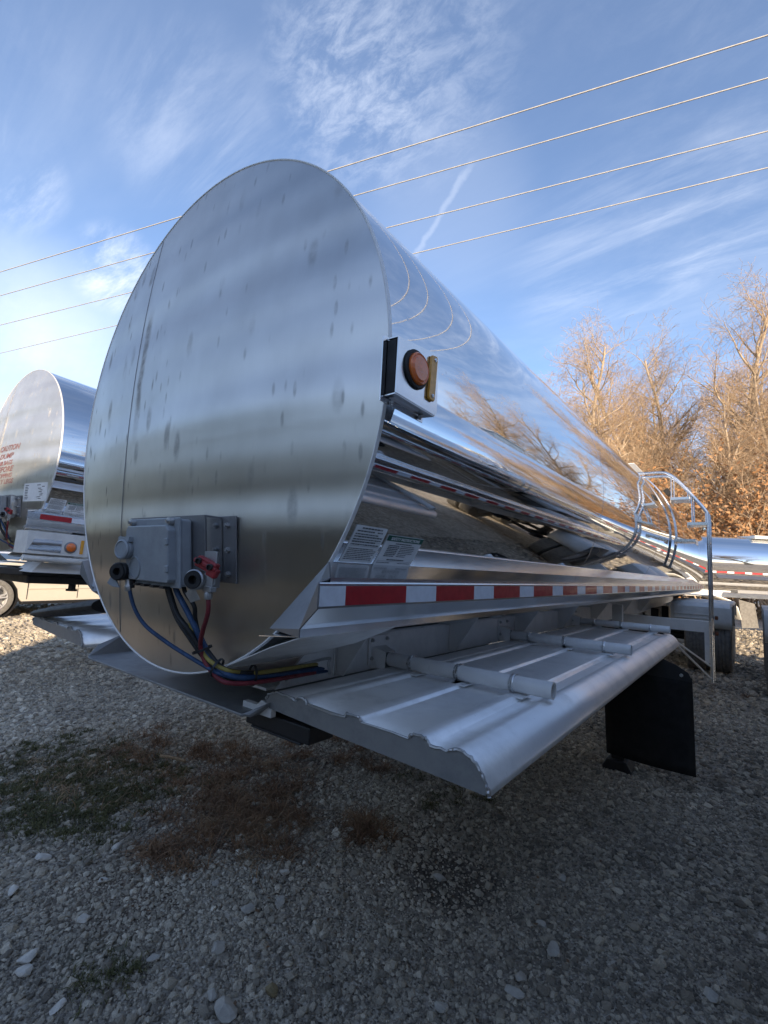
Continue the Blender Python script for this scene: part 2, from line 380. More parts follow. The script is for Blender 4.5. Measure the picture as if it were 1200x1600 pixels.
# ------------------------------------------------------------------ the ground
g = MB(); S = 420; ys = [-S, -40, -8, 0, 8, 40, S]
for i in range(6):
    for j in range(6): g.face([(ys[i], ys[j], 0), (ys[i+1], ys[j], 0), (ys[i+1], ys[j+1], 0), (ys[i], ys[j+1], 0)])
bmesh.ops.remove_doubles(g.bm, verts=g.bm.verts, dist=1e-4)
go = g.build('ground', 'gravel_ground'); go.location = (0, 0, -2); go['kind'] = 'structure'
GZ = -2.0
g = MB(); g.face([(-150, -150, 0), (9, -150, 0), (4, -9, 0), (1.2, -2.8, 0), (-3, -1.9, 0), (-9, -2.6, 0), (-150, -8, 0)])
fo = g.build('dark_ground_sheet', 'dark_ground'); fo.location = (0, 0, GZ+.004); fo['kind'] = 'structure'  # added dark sheet, standing in for shaded ground mirrored in the tank nose

# ------------------------------------------------------------------ tanker trailers
SH = (0, 0, 2.0)                             # parts are laid out about the tank axis, roots stand on the ground
def wheel_mesh():
    b = MB(); prof = [(.30, -.13), (.40, -.145), (.48, -.142), (.515, -.128), (.525, -.112)]
    for k in range(5):
        c = -.09+k*.045
        if k: prof += [(.526, c-.030), (.514, c-.027), (.514, c-.018), (.526, c-.015)]
    prof += [(.525, .112), (.515, .128), (.48, .142), (.40, .145), (.30, .13)]
    b.lathe(prof, (0, 0, 0), (1, 0, 0), 40)
    return b
def make_wheel(root, x, y, z, out):
    wl = MB(); s = 1 if out > 0 else -1
    wl.lathe([(.30, -.12*s), (.29, .06*s), (.27, .10*s), (.20, .06*s), (.13, .05*s), (.11, .10*s), (.05, .11*s), (.001, .11*s)], (x, y, z), (1, 0, 0), 32)
    o = wl.build('wheel', 'chrome_rim', root, True)
    t = wheel_mesh()
    for v in t.bm.verts: v.co += Vector((x, y, z))
    t.build('tyre', 'tyre_rubber', o, True, sharp=25)
    return o

SKIRT = [(.838, -.576, 0.0), (.936, -.617, -.095), (.936, -.627, -.095), (.950, -.629, -.148), (.9525, -.632, -.15), (.9525, -.694, -.15), (.862, -.756, -.12), (.862, -.777, -.12), (.62, -.808, -.06)]
def trailer(root, kind):
    main = kind == 'main'
    # --- tank shell
    b = MB(); n = 192; yl = [.012, .25, .42, 1.2, 2.4, 4, 6, 8, 10, 11.75]
    b.loft([[(TR*math.cos(2*PI*k/n), y, TR*math.sin(2*PI*k/n) if y < .3 else max(TR*math.sin(2*PI*k/n), -.866)) for k in range(n)] for y in yl], True, False)
    tank = b.build('tank', 'mirror_steel', root, True)
    for y in (2.44, 4.88, 7.32, 9.76):
        b = MB(); b.loft([[(r*math.cos(2*PI*k/96), y+d, r*math.sin(2*PI*k/96)) for k in range(-13, 62)] for r, d in ((TR, -.006), (TR+.0012, -.003), (TR+.0012, .003), (TR, .006))], False, False)
        b.build('weld_seam', 'polished_sheet', tank, True)
    # --- nose: dished head with a rolled rim
    b = MB(); n = 128; rows = []
    for i in range(25):
        r = TR*(1-(1-i/24)**1.4) if i else .0005
        rows.append([(r*math.cos(2*PI*k/n), head_y(r*math.cos(2*PI*k/n), r*math.sin(2*PI*k/n)), r*math.sin(2*PI*k/n)) for k in range(n)])
    b.loft(rows, True, False)
    head = b.build('tank_head', 'brushed_steel', root, True)
    b = MB(); n = 192
    b.loft([[((TR+d)*math.cos(2*PI*k/n), y, (TR+d)*math.sin(2*PI*k/n)) for k in range(n)] for d, y in ((-.004, -.0005), (-.002, -.003), (.0012, -.0035), (.0028, -.001), (.0028, .009), (.0004, .012))], True, False)
    b.build('rim_band', 'frame_aluminium', head, True)
    b = MB(); zs = np.linspace(-.92, .92, 40)
    b.tube([(-.395, head_y(-.395, z)-.0002, z) for z in zs], .0022, 5)
    b.build('weld_seam', 'dull_sheet', head, True)
    b = MB(); b.lathe([(TR, 0), (TR*.98, .08), (TR*.8, .16), (TR*.4, .2), (.001, .21)], (0, 11.75, 0), (0, 1, 0), 96)
    b.build('rear_head', 'brushed_steel', root, True)
    # --- side skirts carrying the tape
    Y1 = 11.6
    for s in (1, -1):
        b = MB()
        yo = 0 if s > 0 else .17
        rows = [[(x*s, y0+yo, z) for x, z, y0 in SKIRT]]+[[(x*s, y, z) for x, z, _ in SKIRT] for y in (1, 4, 8, Y1)]
        b.loft(rows, False, False)
        sk = b.build('side_skirt', 'polished_sheet', root)
        m = sk.modifiers.new('t', 'SOLIDIFY'); m.thickness = .0025; m.offset = -1
        b = MB()
        cap = [(x*s, y-.001+yo, z) for x, z, y in SKIRT[:1]+SKIRT[1:2]+SKIRT[3:8]]+[(.70*s, -.085+yo, -.775)]
        b.bm.faces.new([b.bm.verts.new(p) for p in cap]); bmesh.ops.triangulate(b.bm, faces=b.bm.faces)
        ep = b.build('end_plate', 'dull_sheet', root); m = ep.modifiers.new('t', 'SOLIDIFY'); m.thickness = .003
        b = MB()
        b.loft([[(.862*s, -.118+yo, -.779), (.70*s, -.08+yo, -.83), (.36*s, -.01+yo, -.956)], [(.862*s, .30, -.779), (.70*s, .30, -.85), (.36*s, .30, -.956)]], False, False)
        fp = b.build('front_pan', 'frame_aluminium', root); m = fp.modifiers.new('t', 'SOLIDIFY'); m.thickness = .003
    # tape: red eleven inches, white seven
    if kind != 'none':
        me = {}
        def seg(y0, y1, red, s=1):
            key = (round(y1-y0, 3), red)
            if key not in me:
                b = MB(); b.box((0, 0, -.0254), (.0012, y1-y0-.001, .0254)); bmesh.ops.recalc_face_normals(b.bm, faces=b.bm.faces)
                mm = bpy.data.meshes.new('tape_segment'); b.bm.to_mesh(mm); b.bm.free(); mm.materials.append(MT['tape_red' if red else 'tape_white']); me[key] = mm
            o = bpy.data.objects.new('tape_segment', me[key]); col.objects.link(o); o.parent = root
            o.location = (.9527*s-(0.0012 if s < 0 else 0), y0, -.663+2.0)
        for s in (1, -1):
            if main or s == 1:
                yy = -.053 if main else .395-.2794*1.5
                if main and s > 0: seg(-.148, -.053, False, s)
                if not main: yy = -.045
                k = 0
                while yy < 11.35:
                    if s < 0 and yy < .1: yy += .4572; continue
                    seg(yy, yy+.2794, True, s); seg(yy+.2794, yy+.4572, False, s); yy += .4572
        # clearance: small square of the strip's own seams on the upper lip
        b = MB()
        for y in (.62, 1.9, 3.1, 4.3): b.box((.84, y, -.6155), (.9362, y+.004, -.5755), Matrix.Rotation(R_(-22), 3, 'Y'), (.936, y, -.617))
    # --- frame
    b = MB()
    web = [(.41, .20, -1.047), (.41, .44, -.85), (.41, .5, -.80), (.41, 10.6, -.80), (.41, 10.6, -.96), (.41, 6.6, -1.10), (.41, 5.4, -1.075), (.41, 3.95, -1.047)]
    for s in (1, -1):
        b = MB(); b.prism([(x*s, y, z) for x, y, z in web], (-.008*s, 0, 0))
        bo = b.build('frame_beam', 'frame_aluminium', root)
        b = MB(); wl = [(.4115*s, y, z) for y, z in ((.245, -1.02), (.30, -.985), (.30, -.975), (.47, -.965), (.47, -.985), (.48, -1.03))]
        b.tube(spline(wl, 4), .006, 6); b.tube([(.4115*s, .505, -.83), (.4115*s, .505, -1.04)], .005, 6)
        b.build('weld_bead', 'weld_metal', bo, True)
        b = MB(); b.box((.30*s-.06, .2, -1.06), (.30*s+.06, 10.5, -1.05)); b.build('beam_flange', 'frame_aluminium', bo)
        for y in (.52, 1.46, 2.42, 3.40, 4.5, 5.8, 7.2):
            b = MB(); b.prism([(.412*s, y, -1.036), (.452*s, y, -1.036), (.61*s, y, -.805), (.62*s, y, -.79), (.412*s, y, -.83)], (0, .008, 0))
            b.build('gusset', 'frame_aluminium', root, bevel=.001)
    if not main: pass
    # --- bolster plate under the nose, with the kingpin
    b = MB()
    b.prism([(-.95, .10, -1.125), (-.90, .085, -1.125), (.375, .085, -1.125), (.40, .12, -1.125), (.40, 2.4, -1.125), (-.95, 2.4, -1.125)], (0, 0, .010))
    b.prism([(.375, .085, -1.115), (.40, .10, -1.115), (.455, .12, -1.075), (.45, .16, -1.07), (.40, .2, -1.115)], (0, .004, -.008))
    b.prism([(-.95, .10, -1.118), (-.99, .16, -1.07), (-1.0, .30, -1.02), (-.95, .4, -1.118)], (.006, 0, 0))
    bp = b.build('bolster_plate', 'tray_end_metal', root, bevel=.003)
    b = MB(); b.lathe([(.045, 0), (.045, -.035), (.036, -.04), (.036, -.075), (.05, -.08), (.05, -.10), (.001, -.10)], (0, .9, -1.125), (0, 0, 1), 24); b.build('kingpin', 'dull_sheet', bp, True)
    b = MB(); b.box((.28, .18, -1.185), (.62, .30, -1.128)); b.box((.31, .18, -1.195), (.58, .2, -1.185)); b.build('cross_member', 'black_plastic', bp, bevel=.006)
    b = MB(); b.box((.30, .145, -1.125), (.46, .17, -1.095)); b.prism([(.37, .148, -1.10), (.46, .148, -1.10), (.46, .148, -1.088), (.40, .148, -1.075)], (0, .1, 0)); b.build('mount_lug', 'frame_aluminium', bp, bevel=.003)
    # --- connector bracket, box, couplings, hoses
    connectors(root, main)
    # --- landing gear
    for s in (1, -1):
        zf = -2.0 if main else -2.42
        b = MB(); b.box((.955*s-.055, 3.10, -1.62), (.955*s+.055, 3.21, -1.10)); lg = b.build('landing_leg', 'dull_sheet', root, bevel=.006)
        b = MB(); b.box((.955*s-.045, 3.11, zf+.06), (.955*s+.045, 3.20, -1.60)); b.build('inner_leg', 'black_plastic', lg, bevel=.004)
        b = MB(); b.prism([(.955*s-.10, 3.06, zf), (.955*s+.10, 3.06, zf), (.955*s+.10, 3.06, zf+.02), (.955*s+.07, 3.06, zf+.075), (.955*s-.07, 3.06, zf+.075), (.955*s-.10, 3.06, zf+.02)], (0, .2, 0)); b.build('foot', 'black_plastic', lg, bevel=.006)
    b = MB(); b.cyl((-.9, 3.155, -1.3), (.9, 3.155, -1.3), .022, 10); b.build('leg_brace', 'frame_aluminium', root, True)
    b = MB(); b.box((.60, 4.60, -1.05), (.70, 4.66, -.85)); b.build('upright', 'white_paint', root, bevel=.004)
    # --- running gear
    for y in (8.75, 10.0):
        zc = -2.0+.526
        b = MB(); b.cyl((-1.1, y, zc), (1.1, y, zc), .065, 16); ax = b.build('axle', 'black_plastic', root, True)
        xr = 1.36 if main else 1.19
        for x in (xr, xr-.33, -1.19, -.86): make_wheel(root, x, y, zc, x)
        b = MB()
        for s in (1, -1): b.box((.42*s-.05, y-.5, zc+.06), (.42*s+.05, y+.5, zc+.16)); b.box((.42*s-.06, y-.12, zc-.1), (.42*s+.06, y+.12, zc+.42))
        b.build('suspension', 'black_plastic', root, bevel=.008)
        for s in (1, -1):
            xo = 1.53 if (main and s > 0) else 1.36
            b = MB(); prof = [(-.56, -.30), (-.60, -.18), (-.585, .02), (-.50, .08), (0, .095), (.50, .08), (.585, .02), (.60, -.18)]
            rows = [[(x*s, y+a, zc+.526+c-.02) for a, c in prof] for x in (.72, .9, 1.2, xo-.03)]+[[(xo*s, y+a, zc+.526+c-.06) for a, c in prof]]
            b.loft(rows, False, False)
            f = b.build('fender', 'white_paint' if main else 'polished_sheet', root, True); m = f.modifiers.new('t', 'SOLIDIFY'); m.thickness = .006
            b = MB()
            for c in (-.04, .02): b.box((.78*s-.01, y-.61, zc+.50+c-.12), (1.28*s+.01, y-.598, zc+.516+c-.12))
            b.build('fender_rib', 'frame_aluminium', f)
    b = MB(); b.prism([(-.36, 7.6, -1.1), (.36, 7.6, -1.1), (.36, 11.6, -1.0), (-.36, 11.6, -1.0)], (0, 0, .16)); b.build('subframe', 'frame_aluminium', root, bevel=.006)
    # --- manway on top
    b = MB(); b.box((-.38, 6.0, .93), (.38, 7.0, 1.05)); b.box((-.42, 5.95, 1.05), (.42, 7.05, 1.075)); mw = b.build('manway_box', 'white_paint' if main else 'polished_sheet', root, bevel=.012)
    b = MB(); b.lathe([(.30, 0), (.30, .05), (.27, .09), (.001, .11)], (0, 6.5, 1.075), (0, 0, 1), 32); b.build('manway_lid', 'rail_steel', mw, True)
    b = MB(); b.box((.40, 5.9, .95), (.60, 6.6, .96)); b.build('walkway_edge', 'frame_aluminium', mw, bevel=.003)

def connectors(root, main):
    def lean(mb):                            # the plate follows the dish of the head
        for v in mb.bm.verts: v.co.y += .11*(-.46-v.co.z)-.018
        return mb
    z0, z1 = -.662, -.438
    b = MB()
    b.box((-.16, -.040, z0), (.452, -.034, z1)); b.box((-.15, -.104, z0+.004), (.372, -.100, z1-.002))
    b.prism([(.372, -.104, z0+.004), (.372, -.104, z1-.002), (.366, -.036, z1-.002), (.366, -.036, z0+.004)], (.003, 0, 0))
    br = lean(b).build('connector_bracket', 'dull_sheet', root, bevel=.0012)
    b = MB(); b.box((.3765, -.100, z0+.012), (.378, -.042, z1-.01)); lean(b).build('web_face', 'polished_sheet', br)
    for z in (-.470, -.552, -.632):
        b = MB(); b.hexbolt((.412, -.040, z), (0, -1, 0), .010, .009); lean(b).build('bolt', 'weld_metal', br)
    # grey junction box
    b = MB(); b.box((-.012, -.147, -.682), (.300, -.105, -.456)); jb = lean(b).build('junction_box', 'grey_plastic', root, bevel=.008)
    b = MB(); b.prism([(.0, -.182, -.672), (.270, -.182, -.672), (.280, -.182, -.660), (.280, -.182, -.496), (.266, -.182, -.480), (.0, -.182, -.480), (-.018, -.182, -.496), (-.018, -.182, -.656)], (0, .034, 0))
    b.box((-.022, -.154, -.688), (.304, -.145, -.452))
    for z in (-.535, -.625): b.box((.262, -.187, z-.012), (.283, -.178, z+.012))
    lean(b).build('box_lid', 'grey_plastic', jb, bevel=.006)
    for x in (-.005, .262):
        b = MB(); b.lathe([(.013, 0), (.013, .016), (.006, .018), (.006, .024), (.001, .024)], (x, -.154, -.466), (0, -1, 0), 12); lean(b).build('screw', 'weld_metal', jb, True)
    for x in (.03, .085, .15, .215):
        b = MB(); b.box((x, -.178, -.692), (x+.026, -.150, -.684)); lean(b).build('drain_slot', 'black_plastic', jb)
    b = MB(); b.lathe([(.040, 0), (.040, -.004), (.036, -.005), (.036, -.001)], (.055, -.182, -.628), (0, 1, 0), 28); lean(b).build('knockout_ring', 'grey_plastic', jb, True)
    def place(mb, c, ang):
        M = Matrix.Translation(Vector(c)) @ Matrix.Rotation(R_(ang), 4, 'Z')
        for v in mb.bm.verts: v.co = M @ v.co
        return mb
    # seven way socket with spring cover
    b = MB(); b.lathe([(.030, .075), (.030, .015), (.034, .012), (.036, -.004), (.033, -.008)], (0, 0, 0), (0, 1, 0), 28)
    b.lathe([(.034, -.004), (.036, -.014), (.030, -.018), (.027, -.014), (.022, -.014), (.001, -.014)], (0, 0, 0), (0, 1, 0), 28)
    b.box((-.024, -.012, .028), (.030, .03, .046)); b.cyl((-.030, .012, .038), (.036, .012, .038), .008, 8)
    b.prism([(.030, .01, -.004), (.118, .055, .004), (.120, .06, .010), (.030, .03, .008)], (0, 0, -.008)); b.prism([(.022, .012, -.034), (.062, .05, -.046), (.062, .075, -.042), (.022, .06, -.02)], (0, 0, -.008))
    place(b, (.012, -.205, -.566), 13).build('socket', 'grey_plastic', root, True, sharp=40)
    def gladhand(c, ang, body, cover):
        b = MB(); b.lathe([(.030, .05), (.033, .012), (.033, -.010), (.029, -.014)], (0, 0, 0), (0, 1, 0), 26)
        b.box((.0, .008, -.024), (.055, .055, .022)); b.cyl((.03, .03, -.02), (.03, .03, -.058), .012, 10)
        g_ = place(b, c, ang).build('gladhand', body, root, True, sharp=40)
        b = MB(); b.lathe([(.0285, -.010), (.0285, -.018), (.014, -.018), (.012, .006), (.001, .006)], (0, 0, 0), (0, 1, 0), 26); place(b, c, ang).build('seal', 'black_rubber', g_, True)
        b = MB()
        if cover == 'dark':
            b.prism([(-.032, -.004, -.020), (-.008, -.006, -.030), (.008, -.006, -.058), (-.022, -.004, -.056), (-.046, -.002, -.044)], (0, .009, 0)); place(b, c, ang).build('dust_cover', 'grey_plastic', g_, bevel=.003)
        else:
            rot = Matrix.Rotation(R_(24), 3, 'Y'); b.box((-.006, -.004, .030), (.066, .026, .066), rot); b.box((-.012, -.010, .040), (.072, .006, .056), rot); b.box((.036, -.006, .010), (.07, .022, .04), rot)
            place(b, c, ang).build('handle_cap', 'red_paint', g_, bevel=.005)
            for xx, zz in ((.012, .060), (.052, .042)):
                b = MB(); b.lathe([(.010, .0), (.010, -.010), (.007, -.011), (.007, -.004), (.001, -.004)], (xx, -.008, zz), (0, 1, 0), 14); place(b, c, ang).build('cap_hole', 'black_plastic', g_, True)
    gladhand((-.018, -.200, -.646), 30, 'black_plastic', 'dark')
    gladhand((.405, -.155, -.652), 28, 'weld_metal', 'red')
    b = MB(); b.box((.385, -.118, -.668), (.452, -.112, -.560)); b.prism([(.345, -.15, -.700), (.385, -.15, -.672), (.400, -.13, -.716), (.362, -.14, -.728)], (0, .004, 0)); b.box((.415, -.135, -.688), (.46, -.112, -.672))
    b.build('gladhand_plate', 'weld_metal', root, bevel=.002)
    # hoses and cables gathering behind the plate
    Hs = [('blue_hose', 'blue_hose', [(-0.012, -0.168, -0.693), (0.016, -0.15, -0.775), (0.067, -0.13, -0.832), (0.157, -0.11, -0.871), (0.24, -0.09, -0.901), (0.343, -0.07, -0.93), (0.425, -0.045, -0.955), (0.454, 0.03, -0.975), (0.466, 0.11, -0.985), (.40, .5, -1.02)], .0085),
          ('red_hose', 'red_hose', [(0.436, -0.125, -0.692), (0.436, -0.12, -0.752), (0.385, -0.1, -0.819), (0.349, -0.08, -0.873), (0.366, -0.065, -0.927), (0.427, -0.05, -0.970), (0.464, -0.01, -0.982), (0.49, 0.1, -0.985), (.39, .5, -1.02)], .009),
          ('black_cable', 'black_rubber', [(.19, -.125, -.68), (0.193, -0.12, -0.702), (0.239, -0.11, -0.778), (0.302, -0.095, -0.829), (0.342, -0.065, -0.896), (0.398, -0.05, -0.935), (0.437, -0.01, -0.958), (0.476, 0.1, -0.965), (.38, .5, -1.0)], .011),
          ('blue_cable', 'blue_hose', [(.225, -.12, -.68), (0.233, -0.115, -0.703), (0.287, -0.1, -0.767), (0.323, -0.085, -0.821), (0.343, -0.06, -0.876), (0.384, -0.05, -0.924), (0.451, -0.02, -0.96), (0.477, 0.1, -0.972), (.39, .5, -1.01)], .012),
          ('black_cable', 'black_rubber', [(.27, -.115, -.68), (0.279, -0.11, -0.703), (0.322, -0.1, -0.743), (0.312, -0.085, -0.789), (0.315, -0.065, -0.845), (0.363, -0.055, -0.894), (0.426, -0.02, -0.945), (0.476, 0.1, -0.958), (.36, .5, -.99)], .009),
          ('black_cable', 'black_rubber', [(.17, -.12, -.68), (.172, -.115, -.71), (.225, -.105, -.79), (.290, -.09, -.85), (.345, -.06, -.915), (.40, -.035, -.955), (.44, .0, -.975), (.47, .1, -.98), (.37, .5, -1.01)], .008),
          ('yellow_hose', 'yellow_hose', [(.300, -.095, -.80), (0.306, -0.085, -0.833), (0.331, -0.072, -0.877), (0.381, -0.06, -0.918), (0.44, -0.03, -0.943), (0.461, 0.04, -0.955), (0.486, 0.1, -0.955), (.38, .5, -.99)], .0085)]
    for nm, mt, p, r in Hs:
        b = MB(); b.tube(spline(p, 8), r*.82, 10); b.build(nm, mt, root, True)
    for p0, p1 in (((.436, -.125, -.668), (.436, -.124, -.712)), ((-.012, -.172, -.672), (-.010, -.166, -.716))):
        b = MB(); b.lathe([(.010, 0), (.013, .004), (.013, .02), (.010, .024), (.010, .044)], p1, Vector(p0)-Vector(p1), 8); b.build('hose_fitting', 'weld_metal', root, True)
    for c, d, r in (((.345, -.07, -.885), (.03, .03, -.1), .030), ((.40, -.045, -.938), (.06, .03, -.03), .030), ((.465, .05, -.965), (.03, .1, -.01), .032)):
        b = MB(); a = Vector(d).normalized(); b.lathe([(r, -.004), (r+.003, -.004), (r+.003, .004), (r, .004), (r, -.004)], c, a, 16); b.build('cable_tie', 'black_plastic', root)

def hose_tray(root, x_shift=0, y0=.148, y1=3.95, bend=0, mirror=False):
    top = [(.430, -1.062), (.441, -1.046), (.462, -1.036), (.49, -1.031), (.560, -1.033), (.572, -1.041), (.580, -1.041), (.586, -1.032), (.594, -1.028), (.622, -1.028), (.630, -1.032), (.637, -1.0415), (.80, -1.0435), (.806, -1.034), (.814, -1.030), (.852, -1.030), (.861, -1.034), (.869, -1.0445), (1.038, -1.0465), (1.045, -1.037), (1.053, -1.032), (1.090, -1.032), (1.100, -1.037), (1.109, -1.048), (1.158, -1.0485), (1.176, -1.040), (1.194, -1.0365), (1.215, -1.0405), (1.236, -1.052), (1.255, -1.070), (1.268, -1.090), (1.277, -1.112), (1.280, -1.128)]
    sx = -1 if mirror else 1
    P = [(x*sx+x_shift, z) for x, z in top]
    b = MB(); b.loft([[(x, y, z) for x, z in P] for y in (y0, 1.2, 2.6, y1)], False, False)
    tray = b.build('hose_tray', 'deck_aluminium', root, True, sharp=24); m = tray.modifiers.new('t', 'SOLIDIFY'); m.thickness = .004; m.offset = -1 if not mirror else 1
    low = [(1.268, -1.126), (1.1, -1.119), (.75, -1.106), (.45, -1.092), (.432, -1.082)]
    b = MB(); poly = P[:-1]+[(x*sx+x_shift, z) for x, z in low]
    def inset(p): return p
    for y, te in ((y0-.001, 0), (y1-.003, 1)):
        b = MB(); f = b.bm.faces.new([b.bm.verts.new((x, y, z-.001)) for x, z in poly]); r = bmesh.ops.extrude_face_region(b.bm, geom=[f])
        bmesh.ops.translate(b.bm, verts=[v for v in r['geom'] if isinstance(v, bmesh.types.BMVert)], vec=(0, .004, 0))
        bmesh.ops.triangulate(b.bm, faces=[f for f in b.bm.faces if len(f.verts) > 4])
        b.build('tray_end', 'tray_end_metal', tray)
    b = MB(); rr = random.Random(3); wp = []
    for (xa, za), (xb, zb) in zip(P, P[1:]):
        for k in range(3): t = k/3; wp.append((xa+(xb-xa)*t, y0-.001+rr.uniform(-.004, .001), za+(zb-za)*t+rr.uniform(-.0035, .0015)))
    wp.append((P[-1][0], y0-.001, P[-1][1])); b.tube(wp, [.0042+rr.uniform(-.0014, .0016) for _ in wp], 6)
    b.build('weld_bead', 'weld_metal', tray, True)
    b = MB(); b.loft([[(x*sx+x_shift, y, z-.002) for x, z in low] for y in (y0+.004, y1-.004)], False, False); b.build('tray_floor', 'frame_aluminium', tray)
    return tray
def tray_tubes(root):
    for y in (.80, 2.20, 3.86):
        b = MB(); r, q = .0305, .026; z = -.996
        b.lathe([(r, .45), (r, 1.222), (q, 1.222), (q, .45), (r, .45)], (0, y, z), (1, 0, 0), 28)
        tb = b.build('drain_tube', 'frame_aluminium', root, True)
        for x in (.482, .61, .84, 1.075):
            b = MB(); b.lathe([(r+.0005, -.006), (r+.004, -.005), (r+.0055, 0), (r+.004, .005), (r+.0005, .006)], (x, y, z), (1, 0, 0), 28)
            if x > .5: b.lathe([(r+.0005, -.016), (r+.003, -.014), (r+.003, -.010), (r+.0005, -.009)], (x, y, z), (1, 0, 0), 28)
            b.build('clamp', 'rail_steel', tb, True)
            if x > .5:
                b = MB(); b.box((x-.012, y-.05, z-.040), (x+.05, y+.045, z-.034)); b.build('clip_pad', 'white_label', tb)
        b = MB()
        rows = [[(.412, y-.055, z-.046), (.412, y+.055, z-.046), (.412, y+.055, z+.052), (.412, y-.055, z+.052)], [(.455, y-.052, z-.040), (.455, y+.04, z-.040), (.455, y+.036, z+.042), (.455, y-.044, z+.042)], [(.486, y-.040, z-.037), (.486, y+.034, z-.037), (.486, y+.034, z+.035), (.486, y-.036, z+.035)]]
        b.loft(rows, True, False); o = b.build('tube_bracket', 'frame_aluminium', root); m = o.modifiers.new('t', 'SOLIDIFY'); m.thickness = .003
        b = MB(); b.box((.411, y-.075, z-.03), (.418, y+.075, z+.10)); o2 = b.build('bracket_plate', 'frame_aluminium', o, bevel=.002)
        b = MB()
        for dy, dz in ((-.055, .08), (.055, .08), (-.055, .0)): b.hexbolt((.418, y+dy, z+dz), (1, 0, 0), .010, .008)
        b.build('bolt', 'weld_metal', o)

def marker_light(root, x=1.10, y=0.02, z=-.04, small=False):
    b = MB()
    b.prism([(x, -.070, .010), (x, .128, .036), (x, .128, -.135), (x, .120, -.147), (x, -.072, -.140)], (-.003, 0, 0))   # face
    b.prism([(x-.002, -.072, -.140), (x-.002, .120, -.147), (x-.034, .110, -.148), (x-.034, -.074, -.142)], (0, 0, -.003))
    b.prism([(x-.002, -.070, .010), (x-.002, .128, .036), (x-.034, .128, .034), (x-.034, -.072, .010)], (0, 0, .003))
    b.prism([(x-.036, -.088, .014), (x-.036, -.072, .018), (x-.036, .128, .034), (x-.036, .11, -.165), (x-.036, -.088, -.160)], (-.003, 0, 0))
    lb = b.build('light_bracket', 'polished_sheet', root)
    b = MB(); b.prism([(x-.006, -.0705, .006), (x-.034, -.0705, .006), (x-.034, -.0705, -.138), (x-.006, -.0705, -.136)], (0, .05, 0)); b.build('lamp_body', 'black_rubber', lb)
    c = (x, .012, -.050)
    b = MB(); b.lathe([(.052, 0), (.054, .004), (.051, .008), (.044, .009), (.043, -.004)], c, (1, 0, 0), 36); b.build('grommet', 'black_rubber', lb, True)
    b = MB(); b.lathe([(.0435, .002), (.0435, .014), (.040, .018), (.037, .016), (.032, .020), (.001, .021)], c, (1, 0, 0), 36); b.build('lens', 'amber_lens', lb, True)
    b = MB(); b.prism([(x+.001, .078, .012), (x+.001, .083, .018), (x+.001, .106, .022), (x+.001, .111, .016), (x+.001, .102, -.108), (x+.001, .097, -.114), (x+.001, .075, -.112), (x+.001, .070, -.106)], (.008, 0, 0)); b.build('reflector', 'amber_reflector', lb, bevel=.002)
    b = MB()
    for yy, zz in ((.097, .008), (.088, -.100)): b.lathe([(.006, 0), (.005, .003), (.001, .004)], (x+.009, yy, zz), (1, 0, 0), 10)
    b.build('screw', 'rail_steel', lb, True)
    b = MB()
    for yy in (-.05, .085): b.hexbolt((x-.028, yy, -.152), (0, 0, -1), .007, .007)
    b.build('bolt', 'weld_metal', lb)
    for k, (mt, dx) in enumerate((('white_label', 0), ('yellow_hose', .006), ('black_rubber', .012))):
        b = MB(); b.tube(spline([(x-.045, -.045+dx, .014), (x-.05, -.035+dx, .034+dx*.3), (x-.07, -.015+dx, .040+dx*.3), (x-.095, .012+dx, .028)], 5), .0022, 6); b.build('wire', mt, lb, True)

def placards(root):
    def patch(name, y0, y1, z0, z1, mat, off, skew=0, parent=None):
        b = MB(); rows = []
        f = on_tank(off)
        for i in range(9):
            z = z1+(z0-z1)*i/8; rows.append([f(y0+skew*i/8, z), f(y1+skew*i/8, z)])
        b.loft(rows, False, False); o = b.build(name, mat, parent); m = o.modifiers.new('t', 'SOLIDIFY'); m.thickness = .0008; m.offset = 1; return o
    def bars(rows, off):                     # lines of small print
        b = MB(); f = on_tank(off)
        for y0, y1, z, h in rows: b.face([f(y0, z), f(y1, z), f(y1, z-h), f(y0, z-h)])
        return b
    r = random.Random(5)
    c = patch('certificate_label', .034, .182, -.573, -.465, 'white_label', .001, 0, root)
    rows = []
    z = -.471
    def words(y0, y1, z, h):
        y = y0
        while y < y1-.004:
            l = r.uniform(.004, .014); rows.append((y, min(y+l, y1), z, h)); y += l+.0022
    words(.062, .158, -.470, .004); words(.045, .125, -.479, .0035); words(.140, .165, -.479, .0035)
    for k in range(5): words(.042, .172 if k % 3 else .15, -.488-k*.0075, .0030)
    for k in range(7): words(.042, .174 if k % 4 else .16, -.531-k*.0052, .0022)
    for zz in (-.4945, -.5095, -.5235): rows.append((.040, .176, zz, .0006))
    bars(rows, .0026).build('small_print', 'print_ink', c)
    s = patch('safety_label', .197, .402, -.576, -.480, 'white_label', .001, 0, root)
    patch('header', .199, .400, -.4985, -.4815, 'label_green', .0024, 0, s)
    me = text_mesh('SAFETY INSTRUCTIONS', .0165, .0002, 0, 'CENTER'); f = on_tank(.0036)
    warp(me, lambda a, b, cc: f(.2995+a*.93, -.4955+b*.80, cc)); link('lettering', me, 'white_label', s)
    rows = []
    words(.255, .345, -.504, .003)
    for k in range(7): words(.222, .285 if k % 2 else .28, -.511-k*.0056, .0028); words(.291, .372 if k < 5 else .34, -.511-k*.0056, .0022)
    words(.25, .35, -.556, .0035)
    for yy in (.205, .32): words(yy, yy+.07, -.567, .002)
    rows.append((.203, .397, -.5625, .0006))
    bars(rows, .0026).build('small_print', 'print_ink', s)

